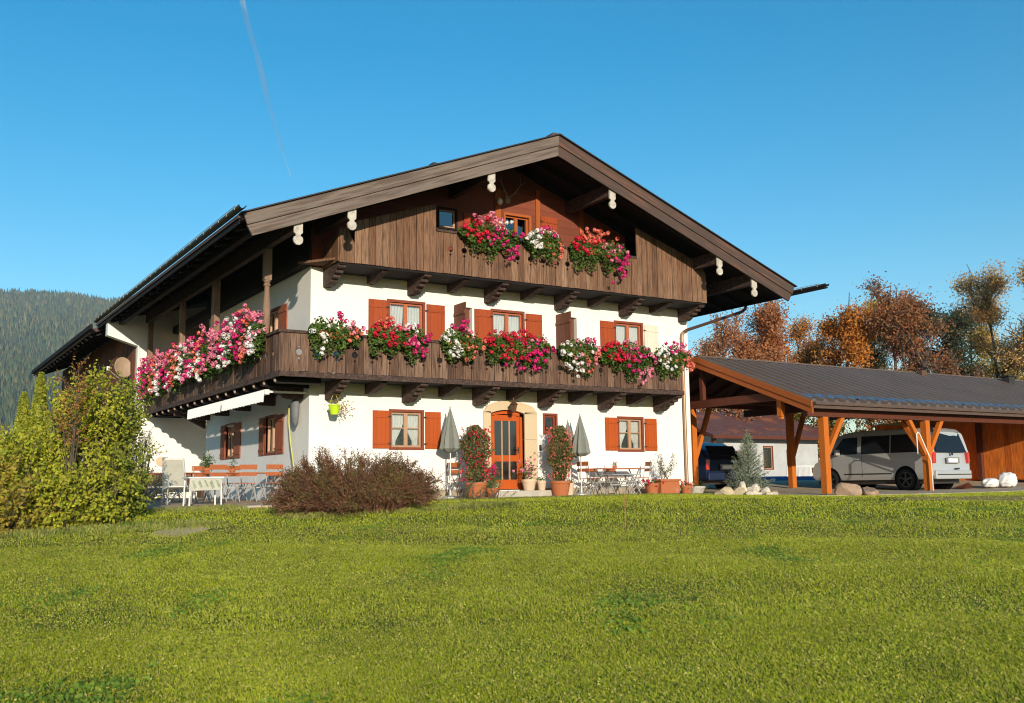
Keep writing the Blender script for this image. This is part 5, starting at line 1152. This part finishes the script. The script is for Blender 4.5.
# ------------------------------------------------------------------ outbuilding beyond the carport
ob = empty('outbuilding', (33.2, 20, gz(33, 20)), 'white plastered outbuilding with a rusty red sheet roof seen through the carport', 'outbuilding')
b = MB(); hs = [(34.0, 34.75, 1.2, 2.1), (36.4, 37.2, 1.0, 2.4), (38.4, 39.0, 1.1, 2.2)]
wall_holes(b, T_at(33.2, 20)[0], 33.2, 41.2, .1, 3.05, hs, .2); b.quad((33.2, 20, .1), (33.2, 29, .1), (33.2, 29, 3.05), (33.2, 20, 3.05)); b.quad((41.2, 20, .1), (41.2, 29, .1), (41.2, 29, 3.05), (41.2, 20, 3.05)); obj('wall', b, mat('shaded_plaster', (.46, .47, .46), rough=.95, var=.12, scale=1.2), ob)  # white plaster greyed in its base colour to look shaded
for h in hs: window(ob, T_at(33.2, 20)[0], h[0] + .03, h[1] - .03, h[2] + .03, h[3] - .03, fw_=.05, curtain=None, mullion=h[0] > 38)
b = MB(); b.box(33.5, 41, 20.5, 28.6, .1, 2.9); obj('room_lining', b, M_void, ob)
b = MB(); y0_, y1_, zr_, ze_ = 19.2, 24.5, 4.75, 2.95
for ya, yb in ((y0_, y1_), (29.8, y1_)): b.prism([(31.6, ya, ze_), (31.6, yb, zr_), (31.6, yb, zr_ - .1), (31.6, ya, ze_ - .1)], (11.2, 0, 0))
for k in range(28):
    xx = 31.7 + k * .4; b.prism([(xx - .03, y0_, ze_ + .001), (xx + .03, y0_, ze_ + .001), (xx + .02, y0_, ze_ + .05), (xx - .02, y0_, ze_ + .05)], (0, y1_ - y0_, zr_ - ze_))
obj('roof', b, mat('rusty_sheet', (.20, .075, .055), rough=.7, var=.3, scale=1.2, col2=(.11, .07, .075), dirt=((.42, .14, .06), .8, .55, .7, .8)), ob)
b = MB(); b.prism([(31.55, 19.15, ze_ - .18), (31.55, y1_, zr_ - .18), (31.55, y1_, zr_ + .02), (31.55, 19.15, ze_ + .02)], (.05, 0, 0)); b.box(31.6, 42.8, 19.12, 19.2, 2.78, 2.96); obj('bargeboard', b, M_carbeam, ob)
b = MB(); b.box(32.0, 32.2, 19.6, 19.8, .1, 2.9); obj('post', b, M_carbeam, ob)
# white railing and the low blue tarpaulin
t = empty('railing', (37, 17.5, .2), 'thin white metal railing before the white outbuilding', 'railing')
b = MB(); b.box(35.6, 40.6, 17.48, 17.52, 1.12, 1.17); b.box(35.6, 40.6, 17.48, 17.52, .45, .49); obj('rail', b, M_white, t)
for k in range(6): b = MB(); b.box(35.6 + k * .99, 35.65 + k * .99, 17.47, 17.53, .2, 1.17); obj('post', b, M_white, t)
b = MB()
for k in range(48): b.box(35.7 + k * .103, 35.72 + k * .103, 17.49, 17.51, .49, 1.12)
obj('baluster', b, M_white, t)
b = MB(); P = [(21.5, .10), (21.6, .42), (22.0, .50), (24.8, .50), (25.1, .42), (25.2, .10)]
b.prism([(22.0, 8.2, .12), (22.05, 8.2, .42), (22.3, 8.3, .48), (33.5, 8.3, .48), (33.7, 8.2, .42), (33.8, 8.2, .12)], (0, 2.6, 0)); o = obj('pool_cover', b, mat('blue_tarpaulin', (.04, .14, .34), rough=.5, var=.15, scale=1.5, bump=.3, bscale=5), None); tag(o, 'long low blue tarpaulin covered block behind the carport', 'tarpaulin')
b = MB(); b.box(22.2, 33.6, 8.22, 8.26, .485, .52); 
# pale shed with a light metal roof at the far left
fs_ = empty('far_shed', (-30, 35, -.05), 'far low shed with a pale blue grey metal roof behind the thuja', 'shed')
b = MB(); b.box(-46, -16, 36, 44, -.1, 3.9); obj('wall', b, mat('far_shed_wall', (.3, .27, .22)), fs_)
b = MB(); b.prism([(-47, 35.2, 3.7), (-47, 40, 5.15), (-47, 44.8, 3.7), (-47, 44.8, 3.55), (-47, 40, 5.0), (-47, 35.2, 3.55)], (32, 0, 0)); obj('roof', b, mat('pale_metal_roof', (.38, .44, .46), rough=.4, metal=.2, var=.1), fs_)

# ------------------------------------------------------------------ trees beyond the carport
def at(u, D): k = (u - 512) / F_PX; return CAM.x + D * (FX + k * FY), CAM.y + D * (FY - k * FX)
GT = 'trees behind the carport'
RUST = [(.46, .16, .06), (.58, .24, .08), (.34, .12, .06), (.52, .30, .13)]
ORNG = [(.60, .22, .035), (.48, .16, .035), (.66, .32, .05), (.34, .13, .04)]
OLIV = [(.56, .38, .07), (.46, .32, .06), (.62, .44, .09), (.30, .24, .06)]
PINK = [(.54, .22, .10), (.46, .17, .09), (.60, .32, .13), (.34, .15, .07)]
DRED = [(.30, .10, .05), (.40, .16, .06), (.18, .08, .045), (.48, .26, .07)]
DGRN = [(.04, .06, .03), (.07, .09, .04), (.06, .05, .03)]
TAN = [(.62, .40, .14), (.54, .30, .11), (.70, .46, .18), (.42, .25, .09)]
YEL = [(.36, .28, .04), (.24, .22, .04), (.42, .26, .04)]
TR = [(722, 66, 330, 2.2, RUST, 3500, 'sparse rust tree at the left end of the row, next to the house', 0, .5),
      (768, 68, 304, 2.9, RUST, 12000, 'broad dense rust red tree, second from the house', 0, .0),
      (826, 70, 300, 2.0, ORNG, 9500, 'upright orange red tree third from the house', 0, .0),
      (868, 74, 290, 2.0, OLIV, 6000, 'slender olive yellow tree in the middle of the row', 0, .0),
      (897, 72, 294, 2.0, PINK, 7500, 'pinkish rust tree right of the olive yellow one', 0, .0),
      (930, 66, 290, 2.1, DRED, 5500, 'dark red leaved tree left of the bare topped one', 0, .0),
      (953, 64, 264, 2.2, DRED, 4200, 'tallest dark tree with bare black twigs on top', .22, .0),
      (985, 70, 302, 2.1, DGRN, 9500, 'dark green tree right of the bare topped one', 0, .0),
      (1014, 78, 256, 2.4, TAN, 7500, 'tall golden tan tree at the right edge of the photo', 0, .0),
      (1062, 74, 262, 3.8, TAN, 7000, 'golden tree beyond the right edge', 0, 0)]
TR += [(745, 84, 322, 2.0, RUST, 5000, 'rust tree of the rear row between the first two trees', 0, 0), (797, 86, 330, 2.0, ORNG, 5000, 'orange tree of the rear row, left of the upright one', 0, 0),
       (848, 88, 326, 2.0, RUST, 5000, 'rust tree of the rear row, left of the olive yellow one', 0, 0), (912, 86, 312, 2.2, RUST, 5500, 'rust tree of the rear row, behind the dark red one', 0, 0), (968, 84, 306, 2.2, ORNG, 5000, 'orange tree of the rear row, behind the bare topped one', 0, 0), (998, 88, 300, 2.4, OLIV, 5500, 'olive tree of the rear row near the right edge', 0, 0)]
for k, (u, D, v, sp, cols, nl, lb, bare, _) in enumerate(TR):
    x, y = at(u, D); z = gz(x, y); hor = 485.5 - .0133 * (u - 512); h = .237 - z + (hor - v) / F_PX * D
    branch_tree('autumn_tree', (x, y, z), h * (1.2 if u > 1000 else 1.22), sp, lb, cols, 200 + k, leaf=.15, nleaf=int(nl * (1.4 if bare else 2.6)), trunk=.24, rmin=.022, group=GT, bare=bare, first=.12)
for k, (u, D, w_, h, cols, lb) in enumerate(((702, 76, 3.2, 7.4, [(.14, .16, .03), (.20, .20, .04), (.10, .13, .03)], 'green yellow bush behind the rusty roof, nearest the house'), (737, 78, 2.6, 7.8, ORNG, 'orange bush behind the rusty roof'), (762, 77, 2.4, 7.2, DGRN, 'dark green bush behind the rusty roof'), (790, 78, 3.2, 7.6, ORNG, 'bright orange bush seen between the first carport posts'), (826, 70, 3.0, 6.4, YEL, 'yellow orange bush right of the white outbuilding'), (855, 66, 3.4, 7.0, [(.05, .06, .02), (.12, .10, .03), (.3, .13, .03)], 'mixed dark bush seen above the van roof'), (900, 68, 4, 6.4, RUST, 'rust coloured undergrowth behind the carport ridge'), (960, 68, 4.5, 6.4, YEL, 'yellow undergrowth below the bare topped tree'), (1010, 66, 4, 6, RUST, 'rust undergrowth at the right edge'))):
    x, y = at(u, D); z = gz(x, y)
    bush('background_bush', (x, y, z), [(x, y, z + h * .45, w_, w_ * .8, h * .5)], lb, cols, 300 + k, leaf=.2, dens=75, cat='bush', group='bushes behind the carport', stems=14, stemlen=2.0)

# ------------------------------------------------------------------ wooded mountain
g = np.random.default_rng(3)
def ridge(u):
    return np.interp(u, [-900, -400, -150, 0, 30, 60, 85, 104, 125, 180, 300, 450, 600, 720, 900], [240, 262, 284, 289, 289, 291, 295, 299, 293, 286, 300, 330, 380, 440, 486])
def hillz(u, D):
    r = (ridge(u) ); hor = 485.5 - .0133 * (u - 512); zr = np.maximum(0, (hor - r - 6) / F_PX * 3500)
    t = np.clip((D - 1100) / 2400, 0, 1); s = t ** 1.15; bk = np.clip((D - 3500) / 1500, 0, 1)
    return (zr * s * (1 - .5 * bk) + zr * .035 * np.sin(u * .03 + D * .004) * np.sin(D * .0031 + u * .011) * 4 * t * (1 - t)) - 2
us = np.linspace(-900, 900, 130); Ds = np.linspace(1050, 5000, 60); U, DD = np.meshgrid(us, Ds); ZZ = hillz(U, DD); kk = (U - 512) / F_PX
HX = CAM.x + DD * (FX + kk * FY); HY = CAM.y + DD * (FY - kk * FX)
hv = np.stack([HX, HY, ZZ], -1).reshape(-1, 3); idx = np.arange(130 * 60).reshape(60, 130); hf = np.stack([idx[:-1, :-1], idx[:-1, 1:], idx[1:, 1:], idx[1:, :-1]], -1).reshape(-1, 4)
me = bpy.data.meshes.new('mountain'); me.from_pydata(hv.tolist(), [], hf.tolist()); mo = mesh_obj('mountain', me, mat('forest_floor', (.035, .04, .022), rough=1, spec=0, var=.4, scale=.006, col2=(.06, .05, .03)), smooth=True); tag(mo, kind='structure')
def cones(n, u0, u1, d0, d1, name, cols, h0, h1, rr_):
    u = g.uniform(u0, u1, n); D = np.sqrt(g.uniform(d0 ** 2, d1 ** 2, n)); z = hillz(u, D); k = (u - 512) / F_PX; x = CAM.x + D * (FX + k * FY); y = CAM.y + D * (FY - k * FX)
    h = g.uniform(h0, h1, n); r = h * rr_ * g.uniform(.8, 1.2, n); m = 5; a = np.arange(m) * 2 * np.pi / m; V = []
    ca, sa = np.cos(a), np.sin(a); rot = g.uniform(0, 6, n)
    for j in range(m):
        a0 = rot + 2 * np.pi * j / m; a1 = rot + 2 * np.pi * (j + 1) / m
        V.append(np.stack([np.stack([x + r * np.cos(a0), y + r * np.sin(a0), z], 1), np.stack([x + r * np.cos(a1), y + r * np.sin(a1), z], 1), np.stack([x, y, z + h], 1)], 1))
    V = np.stack(V, 1).reshape(-1, 3)
    me = bpy.data.meshes.new(name); N = n * m
    # share vertices per tree so that each tree is one island
    vv = np.zeros((n, m + 1, 3)); 
    for j in range(m): vv[:, j] = np.stack([x + r * np.cos(rot + 2 * np.pi * j / m), y + r * np.sin(rot + 2 * np.pi * j / m), z], 1)
    vv[:, m] = np.stack([x, y, z + h], 1); me.vertices.add(n * (m + 1)); me.vertices.foreach_set('co', vv.astype(np.float32).ravel())
    b0 = np.arange(n)[:, None] * (m + 1); fc = np.stack([np.stack([b0[:, 0] + j, b0[:, 0] + (j + 1) % m, b0[:, 0] + m], 1) for j in range(m)], 1).reshape(-1)
    me.loops.add(N * 3); me.loops.foreach_set('vertex_index', fc.astype(np.int32)); me.polygons.add(N); me.polygons.foreach_set('loop_start', np.arange(N, dtype=np.int32) * 3); me.update(calc_edges=True)
    me.materials.append(foliage_mat(name + '_mat', cols, trans=0, rough=.9)); o = bpy.data.objects.new(name, me); COL.objects.link(o); return o
o = cones(30000, -260, 260, 1500, 3560, 'mountain_forest', [(.055, .09, .035), (.12, .16, .05), (.07, .11, .04), (.26, .21, .07), (.09, .13, .045), (.03, .05, .022)], 20, 38, .19); tag(o, 'far conifer forest covering the mountainside behind the farmhouse', 'forest', kind='stuff')
o = cones(9000, 260, 760, 1500, 3560, 'mountain_forest', [(.04, .075, .035)], 20, 34, .16); tag(o, 'continuation of the conifer forest hidden behind the farmhouse', 'forest', kind='stuff')
o = cones(6000, -260, 260, 1120, 2100, 'autumn_forest', [(.12, .075, .045), (.15, .09, .05), (.09, .08, .04), (.16, .12, .05)], 12, 20, .38); tag(o, 'brown autumn woods along the foot of the mountain', 'forest', kind='stuff')

# ------------------------------------------------------------------ condensation trail, high and thin
b = MB(); pts = []
for (u, v) in ((240, -10), (247, 22), (258, 58), (268, 100), (279, 140), (291, 176)):
    d = (fw + rr * ((u - 512) / F_PX) - uu * ((v - 351.5) / F_PX)); k = 9000 / d.z * .35; pts.append(CAM + d * k)
tr = MB(); tr.tube(pts, [16, 20, 24, 24, 18, 6], 8)
m = bpy.data.materials.new('thin_ice_cloud'); m.use_nodes = True; N = m.node_tree.nodes; L = m.node_tree.links; N.clear()
out = N.new('ShaderNodeOutputMaterial'); tp = N.new('ShaderNodeBsdfTransparent'); df = N.new('ShaderNodeBsdfDiffuse'); df.inputs[0].default_value = (.9, .9, .9, 1); tl = N.new('ShaderNodeBsdfTranslucent'); tl.inputs[0].default_value = (.9, .9, .9, 1)
ad = N.new('ShaderNodeMixShader'); L.new(df.outputs[0], ad.inputs[1]); L.new(tl.outputs[0], ad.inputs[2]); mx = N.new('ShaderNodeMixShader')
lw = N.new('ShaderNodeLayerWeight'); lw.inputs[0].default_value = .5; tc = N.new('ShaderNodeTexCoord'); nz = N.new('ShaderNodeTexNoise'); nz.inputs['Scale'].default_value = .002; L.new(tc.outputs['Object'], nz.inputs[0])
mr = N.new('ShaderNodeMapRange'); mr.inputs[1].default_value = 0; mr.inputs[2].default_value = 1; mr.inputs[3].default_value = .5; mr.inputs[4].default_value = 0; L.new(lw.outputs['Facing'], mr.inputs[0])
ml = N.new('ShaderNodeMath'); ml.operation = 'MULTIPLY'; m2 = N.new('ShaderNodeMapRange'); m2.inputs[1].default_value = .35; m2.inputs[2].default_value = .6; m2.inputs[3].default_value = .4; L.new(nz.outputs['Fac'], m2.inputs[0]); L.new(mr.outputs[0], ml.inputs[0]); L.new(m2.outputs[0], ml.inputs[1])
L.new(ml.outputs[0], mx.inputs[0]); L.new(tp.outputs[0], mx.inputs[1]); L.new(ad.outputs[0], mx.inputs[2]); L.new(mx.outputs[0], out.inputs[0])
o = obj('contrail', tr, m, None, smooth=True); tag(o, 'faint thin white condensation trail in the blue sky above the left roof', 'contrail', kind='stuff'); o.visible_shadow = True

# ------------------------------------------------------------------ grass
def inside(px, py, poly):
    r = np.zeros(len(px), bool); n = len(poly)
    for i in range(n):
        x1, y1 = poly[i]; x2, y2 = poly[(i + 1) % n]; c = ((y1 > py) != (y2 > py)) & (px < (x2 - x1) * (py - y1) / (y2 - y1 + 1e-12) + x1); r ^= c
    return r
def nz2(x, y, s, sd): return (np.sin(x * s + sd) * np.cos(y * s * 1.13 + sd * 2) + np.sin((x + y) * s * .63 + sd * 3) * np.cos((x - y) * s * .81 + sd) + .5 * np.sin(x * s * 2.3 - y * s * 1.7 + sd)) / 2.5
def grass_pts(n, d0, d1, wide=.66):
    D = np.sqrt(g.uniform(d0 ** 2, d1 ** 2, n)); k = g.uniform(-wide, wide, n); x = CAM.x + D * (FX + k * FY); y = CAM.y + D * (FY - k * FX)
    bad = (inside(x, y, SOIL[0]) & (g.random(n) < .8)) | (inside(x, y, SOIL[1]) & (g.random(n) < .7)) | inside(x, y, DRIVE) | inside(x, y, TERR) | inside(x, y, FRONT) | ((x > -1.5) & (x < 12.6) & (y > -1.25) & (y < 14)) | ((x > -1.95) & (x < -.2) & (y > -1.35) & (y < -1.0))
    bare = (((x + 4.6) / 1.0) ** 2 + ((y + 6.1) / .28) ** 2) < g.uniform(.5, 1.3, n); bare2 = (((x - 2.9) / .7) ** 2 + ((y + 2.9) / .15) ** 2) < g.uniform(.3, 1.3, n)
    bare3 = (D > 22.2) & (D < 25.3) & (k > .36) & (g.random(n) < .75) & (nz2(x, y, 1.3, 2.0) > -.5)
    ok = ~(bad | bare | bare2 | bare3); return x[ok], y[ok]
V = []; 
for (n, d0, d1, h, wdt) in ((520000, 5.0, 9, .024, .0042), (400000, 9, 15, .028, .0065), (280000, 15, 31, .034, .012)):
    x, y = grass_pts(n, d0, d1); n = len(x); z = ground(x, y); pat = nz2(x, y, 1.6, 1.3); h_ = h * g.uniform(.5, 1.35, n) * (1 + .35 * pat)
    a = -.32 + g.normal(0, 1.1, n); lean = g.uniform(.1, .9, n) * h_; b_ = a + np.pi / 2 + g.normal(0, .5, n)
    w2 = wdt * g.uniform(.6, 1.3, n) / 2; P = np.stack([x, y, z - .006], 1); S_ = np.stack([np.cos(a) * w2, np.sin(a) * w2, np.zeros(n)], 1)
    mid = P + np.stack([np.cos(b_) * lean * .35, np.sin(b_) * lean * .35, h_ * .65], 1); tip = P + np.stack([np.cos(b_) * lean, np.sin(b_) * lean, h_], 1)
    V.append(np.stack([P - S_, P + S_, mid + S_ * .8, tip, ], 1).reshape(-1, 3))
V = np.concatenate(V)
M_grass = mat('grass_blades', (.2, .25, .03), rough=.7, spec=.12, var=.14, scale=1.5, cols=[(.21, .29, .012), (.39, .46, .017), (.50, .51, .033), (.31, .39, .017), (.60, .54, .15), (.06, .10, .007), (.46, .48, .028)], trans=.35)
o = np_mesh('grass', V, 4, len(V) // 4, M_grass); tag(o, 'short cut meadow grass in low sun', 'grass', kind='stuff')
x, y = grass_pts(170000, 5, 18); P = np.stack([x, y, ground(x, y) + g.uniform(.008, .034, len(x))], 1)
o = np_mesh('meadow_herbs', leaf_verts(P, .02, g, up=.4, aspect=.6, face=(-.3, -.9, .3), facew=.5), 4, len(P), foliage_mat('herb_leaf', [(.15, .24, .015), (.42, .44, .04), (.34, .26, .09), (.56, .50, .12), (.06, .11, .01), (.30, .36, .02)])); tag(o, 'small yellowed leaves and herbs strewn through the meadow grass', 'weeds', kind='stuff')
# broad leaved weeds in patches
x, y = grass_pts(200000, 5, 20); k = (nz2(x, y, 1.1, 4.0) + .6 * nz2(x, y, 3.1, 7.0)) > .72 + g.normal(0, .16, len(x)); x, y = x[k], y[k]
P = np.stack([x, y, ground(x, y) + g.uniform(.010, .036, len(x))], 1)
o = np_mesh('clover', leaf_verts(P, .038, g, up=.9, aspect=.8, face=(-.3, -.9, .3), facew=.6), 4, len(P), foliage_mat('clover_leaf', [(.09, .19, .018), (.15, .25, .025), (.21, .30, .04)])); tag(o, 'darker green clover and weeds spotting the meadow', 'weeds', kind='stuff')
# taller tufts along walls, driveway and shrubs
def tufts(xs, ys, n, h, wdt, name, label):
    x, y = xs(n), ys(n); z = ground(x, y); h_ = h * g.uniform(.4, 1.4, n); a = g.uniform(0, 6.283, n); lean = h_ * g.uniform(.1, .7, n); b_ = g.uniform(0, 6.283, n); w2 = wdt / 2
    P = np.stack([x, y, z - .01], 1); S_ = np.stack([np.cos(a) * w2, np.sin(a) * w2, 0 * a], 1); mid = P + np.stack([np.cos(b_) * lean * .35, np.sin(b_) * lean * .35, h_ * .65], 1); tip = P + np.stack([np.cos(b_) * lean, np.sin(b_) * lean, h_], 1)
    return np.stack([P - S_, P + S_, mid + S_ * .8, tip], 1).reshape(-1, 3)
A = [tufts(lambda n: g.uniform(2.6, 12.3, n), lambda n: -1.3 - np.abs(g.normal(0, .22, n)), 9000, .06, .012, '', ''), tufts(lambda n: g.uniform(-2.2, 3.2, n), lambda n: -4.3 + g.normal(0, .22, n), 9000, .09, .012, '', ''), tufts(lambda n: g.uniform(-9.5, -3.6, n), lambda n: -5.3 + g.normal(0, .35, n), 7000, .07, .012, '', ''), tufts(lambda n: g.uniform(-4.6, -2, n), lambda n: -1.2 + g.normal(0, .35, n), 5000, .07, .012, '', '')]
V = np.concatenate(A); o = np_mesh('tall_grass', V, 4, len(V) // 4, foliage_mat('tall_grass_blade', [(.20, .28, .04), (.32, .35, .07), (.42, .36, .13), (.16, .25, .03)])); tag(o, 'taller uncut grass along the wall foot and round the shrubs', 'grass', kind='stuff')
# thin dry stalk in the meadow
x, y = 1.95, -9.9; z = gz(x, y); b = MB(); b.tube([(x, y, z), (x + .01, y, z + .3), (x - .01, y, z + .62)], .008, 5); o = obj('marker_stick', b, mat('rusty_rod', (.35, .16, .06)), None); tag(o, 'thin rusty rod standing alone in the meadow before the front table', 'rod')

# ------------------------------------------------------------------ haze
HAZE = 9e-5
b = MB(); b.box(-5600, 5600, -5600, 5600, -6, 790)
m = bpy.data.materials.new('haze'); m.use_nodes = True; N = m.node_tree.nodes; N.clear(); out = N.new('ShaderNodeOutputMaterial'); pv = N.new('ShaderNodeVolumePrincipled')
pv.inputs['Color'].default_value = (.62, .78, 1, 1); pv.inputs['Density'].default_value = HAZE; m.node_tree.links.new(pv.outputs[0], out.inputs['Volume'])
o = obj('haze', b, m, None); tag(o, kind='stuff')
